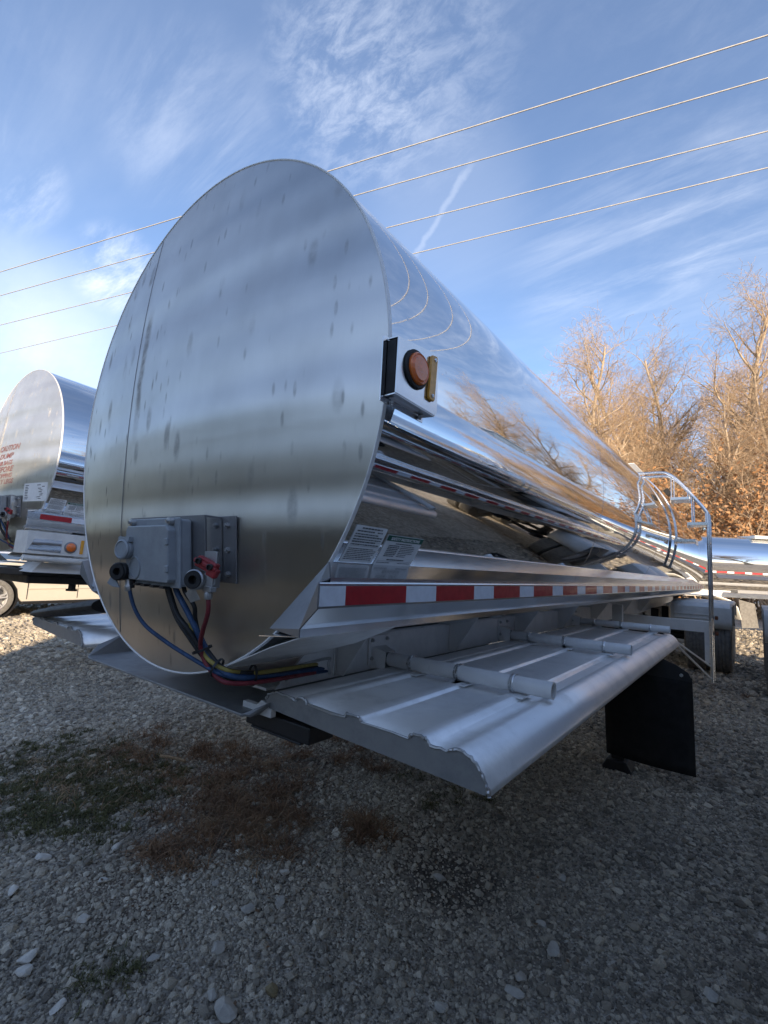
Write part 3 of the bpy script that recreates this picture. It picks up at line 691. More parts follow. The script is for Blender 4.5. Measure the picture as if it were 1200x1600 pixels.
def ladder(root):
    def rail(y):
        return spline([(1.405, y, -1.70), (1.405, y, -1.0), (1.405, y, -.2), (1.405, y, .18), (1.385, y, .27), (1.30, y, .40), (1.12, y, .64), (1.02, y, .735), (.93, y, .765), (.70, y, .77), (.45, y, .79)], 5)
    b = MB(); b.tube([(1.25, 5.6, -1.06), (1.25, 5.6, -1.06+.001)], .01, 6)
    b = MB()
    ld = None
    for y in (5.72, 5.98):
        b = MB(); b.tube(rail(y), .017, 12); o = b.build('ladder_rail', 'rail_steel', root, True)
    for z in (-1.60, -1.30, -1.0, -.7, -.4, -.1):
        b = MB(); b.cyl((1.405, 5.72, z), (1.405, 5.98, z), .014, 8); b.build('rung', 'rail_steel', root, True)
    # curved inner rails lying close to the tank
    for y in (5.98, 6.09):
        p = [((TR+.032)*math.cos(a), y, (TR+.032)*math.sin(a)) for a in np.linspace(-.40, .86, 24)]
        b = MB(); b.tube(p, .0082, 8); b.build('inner_rail', 'rail_steel', root, True)
        b = MB(); b.box((.935, y-.02, .52), (1.0, y+.02, .60), Matrix.Rotation(R_(-35), 3, 'Y')); b.build('rail_clamp', 'black_rubber', root, bevel=.004)
    for x0, x1, z in ((1.20, 1.40, .10), (1.03, 1.23, .41), (1.06, 1.28, -.10)):
        b = MB(); b.box((x0, 5.70, z), (x1, 6.0, z+.035)); b.box((x0, 5.70, z-.03), (x0+.004, 6.0, z)); b.box((x1-.004, 5.70, z-.03), (x1, 6.0, z)); b.build('step', 'rail_steel', root, bevel=.003)
    b = MB()
    for y in (5.72, 5.98):
        b.cyl((1.21, y, .42), (1.21, y, .56), .008, 6); b.cyl((1.04, y, .43), (1.04, y, .72), .008, 6); b.cyl((1.25, y, .13), (1.25, y, .46), .008, 6); b.cyl((1.385, y, .12), (1.385, y, .26), .008, 6)
    b.build('step_hanger', 'rail_steel', root, True)
    # outrigger channel and rods that steady the ladder
    b = MB(); b.box((.42, 5.86, -1.03), (1.39, 5.872, -1.145)); b.box((.42, 5.86, -1.03), (1.39, 5.92, -1.022)); b.box((.42, 5.86, -1.153), (1.39, 5.92, -1.145)); b.build('outrigger', 'frame_aluminium', root, bevel=.002)
    b = MB(); b.box((1.33, 5.858, -1.50), (1.40, 5.868, -1.14)); b.build('hanger_plate', 'frame_aluminium', root)
    b = MB(); b.cyl((1.02, 4.6, -1.05), (1.40, 5.74, -1.52), .010, 8); b.cyl((1.20, 4.2, -1.12), (1.40, 5.74, -1.66), .010, 8); b.build('brace_rod', 'frame_aluminium', root, True)
    b = MB()
    for z in (-.98, -1.16): b.lathe([(.024, 0), (.024, .03), (.001, .035)], (1.43, 5.96, z), (1, 0, 0), 14)
    b.build('rusty_bolt', 'rust', root, True)

root = thing('tanker_trailer', 'large mirror polished tanker trailer nearest the camera with an amber side light', 'trailer', (0, 0, -2), group='polished tanker trailers in the yard', shift=SH)
trailer(root, 'main')
hose_tray(root); tray_tubes(root)
hose_tray(root, -2.56, .20, 3.2)
marker_light(root); placards(root); ladder(root)
# flap hanging under the end of the tray
b = MB(); rows = []
for i in range(13):
    t = i/12; z = -1.235-.635*t; rows.append([(.885+.567*j/10+.012*t, 3.0+.035*t*t*math.sin(1.3+j*.35)-.012*math.sin(PI*j/10)*t, z-.006*math.sin(j*.5)*t) for j in range(11)])
b.loft(rows, False, False); fl = b.build('mud_flap', 'flap_rubber', root, True); m = fl.modifiers.new('t', 'SOLIDIFY'); m.thickness = .008
for x in (.95, 1.17, 1.39):
    b = MB(); b.hexbolt((x, 2.985, -1.222), (0, -1, 0), .012, .01); b.build('bolt', 'weld_metal', fl)
b = MB(); b.prism([(1.20, 2.99, -1.13), (1.281, 2.99, -1.128), (1.36, 2.99, -1.16), (1.43, 2.99, -1.20), (1.455, 2.99, -1.26), (.89, 2.99, -1.25), (.89, 2.99, -1.13)], (0, .006, 0)); b.build('flap_bracket', 'black_plastic', fl)

# neighbour on the right, mostly out of frame, mirrored in the tank
nb = copy_tree(root, None, ('light_bracket', 'certificate_label', 'safety_label', 'hose_tray', 'mud_flap', 'drain_tube', 'tube_bracket', 'wheel', 'fender', 'ladder_rail', 'rung', 'inner_rail', 'step', 'step_hanger', 'rail_clamp', 'outrigger', 'hanger_plate', 'brace_rod', 'rusty_bolt'))
nb.location = (3.235, -1.55, -2); tag(nb, 'tanker trailer at the right edge showing only its black tyre', 'trailer')
for y in (8.75, 10.2):
    for x in (1.19, .86, -1.19, -.86): make_wheel(nb, x, y, -1.474, x)
for s in (1, -1): hose_tray(nb, 0, .148, 3.95, 0, s < 0)
for y in (8.75, 10.2):
    b = MB(); prof = [(-.56, -.30), (-.60, -.18), (-.585, .02), (-.50, .08), (0, .095), (.50, .08), (.585, .02), (.60, -.18)]
    for s in (1, -1): b.loft([[(x*s, y+a, -1.474+.526+c-.02) for a, c in prof] for x in (.72, 1.34)], False, False)
    f = b.build('fender', 'white_paint', nb, True); m = f.modifiers.new('t', 'SOLIDIFY'); m.thickness = .006
for y in (.8, 2.2, 3.86):
    b = MB(); b.lathe([(.033, -.45), (.033, -1.222), (.028, -1.222), (.028, -.45)], (0, y, -.994), (1, 0, 0), 20); b.build('drain_tube', 'frame_aluminium', nb, True)

# tanker on the left, nose jacked up
ya, pt = .071, .034
lt = thing('tanker_trailer', 'polished tanker trailer at the left edge with red caution lettering on its nose', 'trailer', group='polished tanker trailers in the yard', shift=SH)
rotm = Matrix.Rotation(ya, 4, 'Z') @ Matrix.Rotation(-pt, 4, 'X')
lt.matrix_world = Matrix.Translation(Vector((-4.556, .596, .4))) @ rotm @ Matrix.Translation((0, 0, -2))
trailer(lt, 'left'); placards(lt)
hd = [o for o in kids(lt) if o.name.startswith('tank_head')][0]
for k, (s_, xl, xr, z, h) in enumerate((('CAUTION', -.30, .235, .078, .060), ('DUMP', -.265, .115, -.008, .054), ('AIR BAGS', -.30, .115, -.082, .046), ('BEFORE', -.33, .16, -.158, .056), ('DROPPING', -.34, .155, -.226, .046), ('DOLLY LEGS', -.40, .20, -.292, .048))):
    for nm, mt, bold, off in (('lettering_outline', 'letter_red', .022, .001), ('lettering', 'letter_pale', -.026, .0026)):
        me = text_mesh(s_, 1.0, bold, .22); xs = [v.co.x for v in me.vertices]; x0, x1 = min(xs), max(xs); f = on_head(off)
        sx = (xr-xl)/(x1-x0); warp(me, lambda a, b_, c: f(xl+(a-x0)*sx, z+b_*h/.70, 0)); link(nm, me, mt, hd)
f = on_head(.001)
for nm, mt, x0, x1, z0, z1, off in (('notice_label', 'white_label', .47, .90, -.50, -.315, .001), ('small_label', 'white_label', .585, .765, -.652, -.585, .001), ('small_label', 'sticker_yellow', .605, .745, -.645, -.60, .0022)):
    b = MB(); q = on_head(off); b.loft([[q(x0+(x1-x0)*i/8, z0+(z1-z0)*j/8) for i in range(9)] for j in range(9)], False, False); o = b.build(nm, mt, hd)
    if nm == 'notice_label':
        b = MB(); q = on_head(.002); rr = random.Random(2)
        for k in range(9): b.face([q(.50, -.335-k*.017), q(.86-rr.random()*.08, -.335-k*.017), q(.86-rr.random()*.08, -.342-k*.017), q(.50, -.342-k*.017)])
        b.build('small_print', 'print_ink', o)
# side box, marker lamp and hose tube under its skirt
b = MB(); b.box((.62, -.10, -1.02), (.90, .46, -.80)); sb = b.build('side_box', 'white_paint', lt, bevel=.004)
b = MB(); b.prism([(.902, -.04, -.875), (.902, .20, -.872), (.902, .20, -.995), (.902, -.085, -.985)], (.002, 0, 0)); b.build('mirror_patch', 'mirror_steel', sb)  # mirror patch shaped as the dark reflection in the polished box side
b = MB(); b.lathe([(.058, 0), (.058, .008), (.045, .012)], (.90, .285, -.932), (1, 0, 0), 28); b.build('grommet', 'dull_sheet', sb, True)
b = MB(); b.lathe([(.044, .004), (.044, .016), (.034, .024), (.001, .028)], (.90, .285, -.932), (1, 0, 0), 28); b.build('lens', 'amber_lens', sb, True)
b = MB(); b.box((.90, .375, -.99), (.911, .405, -.85)); b.build('reflector', 'amber_reflector', sb, bevel=.003)
b = MB(); b.tube([(.86, -.10, -1.062), (.86, .16, -1.064)], .030, 16); b.tube([(.86, .16, -1.064), (.86, .9, -1.07)], .034, 16); b.build('hose_tube', 'white_paint', lt, True)
b = MB(); b.prism([(.40, .02, -1.20), (.78, .02, -1.20), (.72, .12, -1.10), (.40, .12, -1.10)], (0, 1.4, 0)); b.build('side_rail', 'frame_aluminium', lt, bevel=.004)
b = MB(); b.prism([(-1.0, -.15, -1.24), (.35, -.15, -1.24), (.52, .05, -1.24), (.52, 1.6, -1.24), (-1.0, 1.6, -1.24)], (0, 0, .07)); b.prism([(-.6, .1, -1.32), (.50, .1, -1.32), (.50, 1.4, -1.32), (-.6, 1.4, -1.32)], (0, 0, .08)); cp = b.build('coupler_plate', 'black_plastic', lt, bevel=.008)
b = MB(); b.lathe([(.045, 0), (.036, -.005), (.036, -.05), (.055, -.055), (.055, -.075), (.001, -.075)], (.40, .58, -1.32), (0, 0, 1), 20); b.build('kingpin', 'black_plastic', cp, True)

# black rubber cover lying on the far left tray
b = MB(); pts = []
ca = Vector((-2.12, .20, -1.02)); cb = Vector((-1.08, .24, -.872))
rows = []
for i, (t, r) in enumerate(((0, .004), (.04, .018), (.12, .028), (.35, .036), (.6, .040), (.85, .042), (1, .042))):
    c = ca.lerp(cb, t); rows.append([c+Vector((0, math.cos(a)*r*2.4, math.sin(a)*r)) for a in np.linspace(0, 2*PI, 20, endpoint=False)])
b.loft(rows); cov = b.build('rubber_flap', 'black_rubber', None, True); tag(cov, 'black rubber cover lying across the silver tray left of the big tanker', 'rubber cover')

# small tanker parked crosswise behind
def cross_tanker():
    c = at(1165, 12.6); yaw = math.atan2(rt2.y, rt2.x)+R_(2)
    t = thing('tank_trailer', 'smaller silver tanker parked crosswise behind the ladder at right', 'trailer', (c[0], c[1], -2), (0, 0, yaw), group='polished tanker trailers in the yard')
    r = .70; zc = 1.985
    b = MB(); n = 96
    b.loft([[(x, r*math.cos(2*PI*k/n), zc+r*math.sin(2*PI*k/n)) for k in range(n)] for x in (-5.2, -1, 2, 6.5)], True, False); tk = b.build('tank', 'mirror_steel', t, True)
    b = MB(); b.lathe([(r, 0), (r*.97, -.07), (r*.75, -.15), (.001, -.2)], (-5.2, 0, zc), (1, 0, 0), 64); b.build('tank_head', 'brushed_steel', t, True)
    b = MB(); b.lathe([(r, 0), (r*.97, .07), (r*.75, .15), (.001, .2)], (6.5, 0, zc), (1, 0, 0), 64); b.build('tank_head', 'brushed_steel', t, True)
    mr = {}
    x = -5.0; k = 0
    zt = 1.755-.02; yt = -math.sqrt(r*r-(zt-zc)**2)-.004
    while x < 6.3:
        l = .2794 if k % 2 == 0 else .1778
        if k % 2 not in mr:
            b = MB(); b.box((0, -.001, -.03), (l, .001, .03)); me = bpy.data.meshes.new('tape_segment'); b.bm.to_mesh(me); b.bm.free(); me.materials.append(MT['tape_red' if k % 2 == 0 else 'tape_white']); mr[k % 2] = me
        o = bpy.data.objects.new('tape_segment', mr[k % 2]); col.objects.link(o); o.parent = t; o.location = (x, yt, zt); x += l; k += 1
    for x in (.05, .30):
        b = MB(); b.lathe([(.055, 0), (.06, -.01), (.045, -.04), (.001, -.045)], (x, yt-.02, 1.62), (0, 1, 0), 20); b.build('marker_lamp', 'white_label', t, True)
    b = MB(); b.box((-4.9, -.45, 1.10), (6.2, -.33, 1.27)); b.box((-4.9, .33, 1.10), (6.2, .45, 1.27)); b.build('frame', 'frame_aluminium', t, bevel=.01)
    b = MB(); b.box((-1.0, -.9, 1.22), (6.3, -.66, 1.30)); b.build('side_skirt', 'dull_sheet', t, bevel=.008)
    b = MB(); b.box((-.1, -.4, 2.64), (2.0, .4, 2.72)); b.lathe([(.3, 0), (.3, .08), (.001, .12)], (1.6, 0, 2.68), (0, 0, 1), 24); b.build('manway_box', 'white_paint', t, bevel=.01)
    for s in (-1,):
        b = MB(); prof = [(-4.25, .95), (-4.12, 1.08), (-3.9, 1.16), (-2.6, 1.17), (-1.75, 1.15), (-1.45, 1.06), (-1.28, .90), (-1.20, .62)]
        b.loft([[(x, y, z) for x, z in prof] for y in (-1.25, -.62)], False, False); f = b.build('fender', 'white_paint', t, True, sharp=50); m = f.modifiers.new('t', 'SOLIDIFY'); m.thickness = .03
    b = MB(); b.prism([(-1.2, -1.18, 1.08), (-.82, -1.18, 1.0), (-.74, -1.18, .44), (-1.15, -1.18, .42)], (0, .01, 0)); b.build('mud_flap', 'tyre_rubber', t)
    for x in (-3.75, -2.55):
        for y in (-1.05, -.72, 1.05, .72):
            wb = wheel_mesh(); me = [v for v in wb.bm.verts]
            for v in me: v.co = Vector((-v.co.y+x, v.co.x+y, v.co.z+.526))
            wo = wb.build('wheel', 'tyre_rubber', t, True, sharp=25)
            b = MB(); s = -1 if y < 0 else 1; b.lathe([(.30, -.1), (.28, .06), (.2, .03), (.1, .08), (.001, .09)], (x, y, .526), (0, s, 0), 24); b.build('rim', 'chrome_rim', wo, True)
cross_tanker()

# cream sport utility vehicle behind the left tanker
def suv():
    W = 1.0
    t = thing('parked_suv', 'cream sport utility vehicle parked behind the left tanker', 'car', (-11.5, 1.86, -2), (0, 0, R_(90+8)))
    # local: +X forward towards the tail, wheel at x = 0 is the front one, Y across
    def arch(cx, r=.47, n=9): return [(cx+r*math.cos(a), .40+r*math.sin(a)) for a in np.linspace(PI, 0, n)]
    low = [(-.98, .36), (-.62, .28)]+[(x, max(z, .28)) for x, z in arch(0)]+[(.55, .30), (2.40, .30)]+[(x, max(z, .28)) for x, z in arch(2.95)]+[(3.6, .34), (4.10, .42)]
    topl = [(4.18, .75), (4.14, 1.12), (4.02, 1.18), (.55, 1.14), (.1, 1.10), (-.72, 1.04), (-.98, .92), (-1.03, .62)]
    poly = low+topl
    b = MB(); rows = []
    for y, k in ((-1, .0), (-.97, .02), (-.6, .03), (.6, .03), (.97, .02), (1, 0)):
        rows.append([(x, y*W*(1.0 if z < .95 else .965), z+(k if z > .9 else 0)) for x, z in poly])
    b.loft(rows, True, False)
    for r_ in (rows[0], rows[-1]):
        fc = b.bm.faces.new([b.bm.verts.new(p) for p in r_]); bmesh.ops.triangulate(b.bm, faces=[fc])
    bmesh.ops.remove_doubles(b.bm, verts=b.bm.verts, dist=1e-4)
    body = b.build('body', 'cream_paint', t, True, sharp=30)
    b = MB(); gh = [(.42, 1.13), (1.15, 1.72), (1.5, 1.80), (3.6, 1.80), (3.95, 1.70), (4.10, 1.16)]
    b.loft([[(x, y*(.95-.24*max(0, z-1.13)), z+dz) for x, z in gh] for y, dz in ((-1, 0), (-.7, .03), (.7, .03), (1, 0))], True, False)
    for y in (-1, 1):
        fc = b.bm.faces.new([b.bm.verts.new((x, y*(.95-.24*max(0, z-1.13)), z)) for x, z in gh])
    bmesh.ops.remove_doubles(b.bm, verts=b.bm.verts, dist=1e-4)
    b.build('cabin', 'cream_paint', t, True, sharp=30)
    for y in (-1, 1):
        for w_ in (((.72, 1.2), (1.22, 1.66), (1.62, 1.70), (1.62, 1.2)), ((1.70, 1.2), (1.70, 1.70), (2.62, 1.70), (2.62, 1.2)), ((2.72, 1.2), (2.72, 1.70), (3.6, 1.68), (3.86, 1.22))):
            b = MB(); b.face([(x, y*(.954-.24*(z-1.13)), z) for x, z in w_]); o = b.build('side_window', 'dark_glass', t); m = o.modifiers.new('t', 'SOLIDIFY'); m.thickness = .008; m.offset = 0
        for x0 in (.62, 1.66, 2.66):
            b = MB(); b.box((x0, y*1.0-.002, .36), (x0+.012, y*1.0+.002, 1.12)); b.build('door_seam', 'black_plastic', body)
        for x0 in (1.42, 2.45):
            b = MB(); b.box((x0, y*1.0-.03, 1.0), (x0+.17, y*1.0+.03, 1.035)); b.build('door_handle', 'chrome_rim', body, bevel=.008)
        b = MB(); b.box((.64, y*1.0-.006, .575), (2.36, y*1.0+.006, .60)); b.box((.64, y*1.0-.004, .78), (2.36, y*1.0+.004, .79)); b.build('door_moulding', 'cream_paint', body, bevel=.002)
        b = MB(); b.box((.52, y*1.0-.06, .26), (2.42, y*1.0+.06, .32)); b.build('running_board', 'black_plastic', t, bevel=.01)
        for cx in (0, 2.95):
            b = MB(); b.lathe([(.46, -.01), (.475, .006), (.44, .008), (.43, -.2), (.01, -.2)], (cx, y*.99, .40), (0, y, 0), 32); b.build('arch_liner', 'black_plastic', body, True)
            b = MB(); b.lathe([(.27, -.115), (.33, -.125), (.385, -.11), (.397, -.08), (.397, .08), (.385, .11), (.33, .125), (.285, .115)], (cx, y*.90, .397), (0, y, 0), 40); wo = b.build('wheel', 'tyre_rubber', t, True)
            b = MB(); b.lathe([(.29, .10), (.275, .118), (.265, .10), (.262, -.05)], (cx, y*.90, .397), (0, y, 0), 40)
            for k in range(6):
                a = k*PI/3+.2
                for d in (-.09, .09):
                    p0 = (cx+.05*math.cos(a), y*(.90+.085), .397+.05*math.sin(a)); p1 = (cx+.27*math.cos(a+d*1.6), y*(.90+.105), .397+.27*math.sin(a+d*1.6)); b.tube([p0, p1], [.032, .018], 4)
            b.lathe([(.075, .06), (.07, .10), (.001, .105)], (cx, y*.90, .397), (0, y, 0), 24); b.build('rim', 'chrome_rim', wo, True)
            b = MB(); b.lathe([(.26, -.02), (.001, -.02)], (cx, y*.90, .397), (0, y, 0), 24); b.build('brake_disc', 'dull_sheet', wo, True)
        b = MB(); b.box((-.99, y*.72-.2, .72), (-.80, y*.72+.2, .92)); b.build('headlight', 'lamp_glass', t, bevel=.03)
        b = MB(); b.box((4.05, y*.86-.09, .75), (4.16, y*.86+.09, 1.15)); b.build('taillight', 'tail_red', t, bevel=.02)
        b = MB(); b.box((.78, y*1.04-.10, 1.14), (.92, y*1.04+.10, 1.32)); b.build('wing_mirror', 'cream_paint', t, bevel=.03)
    b = MB(); b.face([(.46, -.82, 1.19), (.46, .82, 1.19), (1.13, .72, 1.70), (1.13, -.72, 1.70)]); b.build('windscreen', 'dark_glass', t).location.x -= .012
    b = MB(); b.box((-1.045, -.5, .55), (-1.0, .5, .88)); b.build('grille', 'black_plastic', t, bevel=.01)
suv()

# ------------------------------------------------------------------ overhead wires
def wires():
    L = [((1200, 55), (0, 425)), ((1200, 122), (0, 462)), ((1200, 205), (0, 508)), ((1200, 262), (0, 552))]
    names = ['uppermost of the four pale overhead wires crossing the sky', 'second overhead wire from the top crossing the blue sky', 'third overhead wire from the top crossing the blue sky', 'lowest of the four pale overhead wires crossing the sky']
    for (a, b_), nm in zip(L, names):
        Q = []
        for u, v in (a, b_):
            d = fw+rt2*((u-600)/FPX)-up2*((v-800)/FPX); k = (6.5-CAM.z)/d.z; Q.append(CAM+d*k)
        p, q = Q; d = (q-p); pts = []
        for i in range(61):
            t = -1.6+4.2*i/60; s = p+d*t; s.z = 6.5+.045*(t*(t-1)); pts.append(s)
        mb = MB(); mb.tube(pts, .0115, 6); o = mb.build('overhead_wire', 'wire_cable', None, True); tag(o, nm, 'wire', 'overhead wires')
wires()

# ------------------------------------------------------------------ trees
def segs_mesh(name, P0, P1, R0, R1, sides):
    P0, P1, R0, R1 = map(np.asarray, (P0, P1, R0, R1)); n = len(P0)
    d = P1-P0; d /= np.linalg.norm(d, axis=1)[:, None]+1e-9
    a = np.where(np.abs(d[:, 2:3]) > .9, [[1., 0, 0]], [[0, 0, 1.]]); u = np.cross(d, a); u /= np.linalg.norm(u, axis=1)[:, None]; v = np.cross(d, u)
    ang = 2*np.pi*np.arange(sides)/sides
    ring = u[:, None]*np.cos(ang)[None, :, None]+v[:, None]*np.sin(ang)[None, :, None]
    V = np.concatenate([P0[:, None]+ring*R0[:, None, None], P1[:, None]+ring*R1[:, None, None]], 1).reshape(-1, 3)
    k = np.arange(sides); q = np.stack([k, (k+1) % sides, (k+1) % sides+sides, k+sides], 1)
    F = (q[None]+(np.arange(n)*2*sides)[:, None, None]).reshape(-1, 4)
    return quads(name, V, F)
def quads(name, V, F):
    me = bpy.data.meshes.new(name); me.vertices.add(len(V)); me.vertices.foreach_set('co', np.asarray(V, np.float32).ravel())
    m, s = F.shape; me.loops.add(m*s); me.loops.foreach_set('vertex_index', F.astype(np.int32).ravel())
    me.polygons.add(m); me.polygons.foreach_set('loop_start', np.arange(0, m*s, s, dtype=np.int32)); me.polygons.foreach_set('loop_total', np.full(m, s, np.int32))
    me.update(); me.validate(); return me
def grow(seed, height, spread=1.0, twigs=1.0, leafy=0, lean=0):
    r = random.Random(seed); big, small, ends = [], [], []
    STEP = (.55, .33, .22, .20, .18)
    def branch(p, d, length, rad, lvl):
        n = max(2, int(length/STEP[lvl])); step = length/n; kink = (.05, .13, .17, .22, .28)[lvl]
        for i in range(n):
            t = (i+1)/n
            d = (d+Vector((r.gauss(0, kink), r.gauss(0, kink), r.gauss(0, kink*.7)+(.03, .045, .03, .02, .01)[lvl]))).normalized()
            q = p+d*step; r0 = max(rad*(1-.8*i/n), .0075); r1 = max(rad*(1-.8*t), .006)
            (big if lvl < 2 else small).append((p, q, r0, r1)); p = q
            if lvl == 0: k = (1 if r.random() < .85 else 2) if t > .24 else 0
            elif lvl == 1: k = (1 if r.random() < .9 else 2) if t > .14 else 0
            elif lvl == 2: k = 1 if r.random() < .92*twigs else 0
            elif lvl == 3: k = 1 if r.random() < .62*twigs else 0
            else: k = 0
            for _ in range(k):
                o = d.orthogonal().normalized(); o.rotate(Matrix.Rotation(r.uniform(0, 2*PI), 3, d))
                nd = (d*((.55, .75, .7, .7)[lvl])+o*r.uniform(.65, 1.0)*spread+Vector((0, 0, .22 if lvl < 2 else .05))).normalized()
                if lvl == 0: L = height*r.uniform(.24, .42)*(1.12-.72*t)
                elif lvl == 1: L = length*r.uniform(.28, .52)*(1.1-.6*t)
                elif lvl == 2: L = r.uniform(.55, 1.2)
                else: L = r.uniform(.3, .65)
                if L > .2: branch(p, nd, L, r1*r.uniform(.42, .68), lvl+1)
        if lvl >= 3: ends.append(p)
    branch(Vector((0, 0, 0)), Vector((lean, 0, 1)).normalized(), height*.95, height*.0155, 0)
    def mk(nm, S, sides): a = np.array([[*s[0]] for s in S]); b_ = np.array([[*s[1]] for s in S]); return segs_mesh(nm, a, b_, np.array([s[2] for s in S]), np.array([s[3] for s in S]), sides)
    tm = mk('trunk', big, 7); cm = mk('crown', small, 3)
    for m_, nm in ((tm, 'bark'), (cm, 'twig')): m_.materials.append(MT[nm])
    tm.polygons.foreach_set('use_smooth', [True]*len(tm.polygons))
    lm = None
    if leafy:
        E = np.array([[*e] for e in ends]); E = E[rng.integers(0, len(E), leafy)]+rng.normal(0, .09, (leafy, 3))
        lm = leaves('foliage', E, .05, 'dry_leaf')
    return tm, cm, lm
def leaves(name, C, size, mat):
    n = len(C); a = rng.normal(size=(n, 3)); a /= np.linalg.norm(a, axis=1)[:, None]; b_ = np.cross(a, rng.normal(size=(n, 3))); b_ /= np.linalg.norm(b_, axis=1)[:, None]; c = np.cross(a, b_)
    s = size*rng.uniform(.6, 1.3, (n, 1))
    V = np.stack([C-a*s, C+b_*s*.55+c*s*.15, C+a*s, C-b_*s*.55+c*s*.15], 1).reshape(-1, 3); F = np.arange(n*4).reshape(-1, 4)
    me = quads(name, V, F); me.materials.append(MT[mat]); return me
VAR = [grow(11, 16, 1.0, 1, 260), grow(23, 19, .95), grow(37, 14, 1.15, 1.0, 700), grow(52, 18, .85)]
HGT = [16, 19, 14, 18]
def tree(x, y, v, h, rz, label, group='bare winter trees beyond the yard', name='bare_tree', z=-2):
    t = thing(name, label, 'tree', (x, y, z), (0, 0, rz), group)
    k = h/HGT[v]; t.scale = (k, k, k)
    for nm, me in zip(('trunk', 'crown', 'foliage'), VAR[v]):
        if me is None: continue
        o = bpy.data.objects.new(nm, me); col.objects.link(o); o.parent = t
    return t
LBL = 'bare winter tree in the sunlit wood behind the tankers'
for u, d, v, h, rz, lb in ((905, 24, 1, 13.6, .3, 'separate bare tree just right of the big tank, left of the wood'),
                           (1132, 27, 1, 18.3, 1.1, 'tallest bare tree at right, rising above the whole wood'),
                           (1030, 30, 0, 16.8, 2.2, 'rounded bare tree rising directly behind the manway box'), (1215, 33, 3, 18.5, .5, 'tall bare tree cut by the right edge of the picture'),
                           (988, 32, 3, 14.8, 3.0, 'slim bare tree between the separate left tree and the wood'), (1255, 30, 0, 17, 5.0, LBL), (950, 27, 2, 12.6, 2.9, 'broad bare tree between the separate left tree and the manway box'), (862, 29, 3, 13, .6, 'bare treetop peeping over the tank edge left of the separate tree'), (1000, 27, 2, 9.5, 1.6, 'small slender bare tree behind the manway box'),
                           (882, 44, 0, 13, 2.7, 'distant bare treetop just showing over the edge of the big tank'), (1160, 24, 3, 11, 2.4, 'short bare tree with tangled twigs above the ladder'), (1075, 31, 1, 18.2, 4.0, 'tall bare tree left of the tallest one in the wood'), (1110, 35, 0, 18, 3.6, 'bare tree rising straight above the ladder handrail'), 
                           (1060, 25, 0, 9.5, 4.4, 'low bare tree just behind the ladder top'), (955, 47, 2, 14, 5.2, 'distant low bare tree left of the manway box'), (1225, 25, 2, 14, 1.9, 'bare tree beyond the right edge reaching its twigs into view'), (800, 60, 1, 12, 1.2, LBL), (1010, 37, 1, 16, 5.7, 'bare tree at the back of the wood right of the manway box'), (1052, 39, 3, 18, 1.9, 'bare tree at the back of the wood above the ladder top'), (930, 36, 0, 14.2, 4.9, 'thin bare tree close behind the separate left tree'), (1150, 48, 3, 21, 4.6, 'farthest tall bare tree showing between the front trunks')):
    x, y = at(u, d); tree(x, y, v, h, rz, lb)
# the wood goes on round the yard: mirrored in the tanks
LB2 = 'bare winter tree standing across the yard, mirrored in the tank'
for x, y, v, h, rz in ((27, 9, 1, 17, .2), (30, 18, 0, 15, 1.2), (33, 1.5, 3, 14, 2.2), (24, 28, 2, 14, 3.3), (36, 26, 1, 18, 4.1), (11.5, 23.5, 1, 15, 2.4), (15, 25, 0, 14, .4), (9.5, 30, 3, 15, 3.9), (22, 38, 3, 17, 5.5), (14, 42, 0, 17, .8), (40, -12, 2, 13, 1.0), (46, -25, 0, 14, 2.6),
                       (18, -58, 1, 15, 2.0), (-6, -62, 3, 14, 3.0), (-24, -60, 0, 15, 4.0), (-44, -52, 2, 14, 5.0), (-70, -20, 1, 15, .4)):
    tree(x, y, v, h, rz, LB2)
def cedar():
    n = 9000; h = rng.random(n)**.8; rad = (1-h)**.85*(.72+.28*np.sin(h*31+rng.normal(0, .5, n))); a = rng.uniform(0, 2*np.pi, n); rr = rad*np.sqrt(rng.uniform(.25, 1, n))*1.9
    C = np.stack([rr*np.cos(a), rr*np.sin(a), .4+h*8.2], 1)
    tb = MB(); tb.tube([(0, 0, 0), (.05, 0, 3), (0, .04, 7.6)], [.16, .11, .02], 8); bmesh.ops.recalc_face_normals(tb.bm, faces=tb.bm.faces); tm = bpy.data.meshes.new('trunk'); tb.bm.to_mesh(tm); tb.bm.free(); tm.materials.append(MT['bark'])
    return tm, leaves('foliage', C, .17, 'cedar_leaf')
CED = cedar()
for i in range(17):
    d = 22+(i*37 % 11)*.8; az = R_(-172+i*6.4); x, y = d*math.cos(az), d*math.sin(az)
    if x > -7 and y > -16: y -= 4
    t = thing('cedar_tree', 'dark cedar across the yard, mirrored in the tanker nose', 'tree', (x, y, -2), (0, 0, i*1.3), 'dark cedars across the yard'); k = .8+.45*((i*53 % 17)/17); t.scale = (k*1.15, k*1.15, k)
    for nm, me in zip(('trunk', 'foliage'), CED):
        o = bpy.data.objects.new(nm, me); col.objects.link(o); o.parent = t
for i in range(9):                       # unseen young cedars added to shade the ground mirrored in the nose
    t = thing('cedar_tree', 'unseen young cedar added to shade the ground mirrored in the tanker nose', 'tree', (-5.5+i*1.35, -10.3-.5*math.sin(i*2.1), -2), (0, 0, i*2.3), 'unseen young cedars added for shade'); k = .44+.05*math.sin(i*3.7); t.scale = (k*1.25, k*1.25, k)
    for nm, me in zip(('trunk', 'foliage'), CED):
        o = bpy.data.objects.new(nm, me); col.objects.link(o); o.parent = t
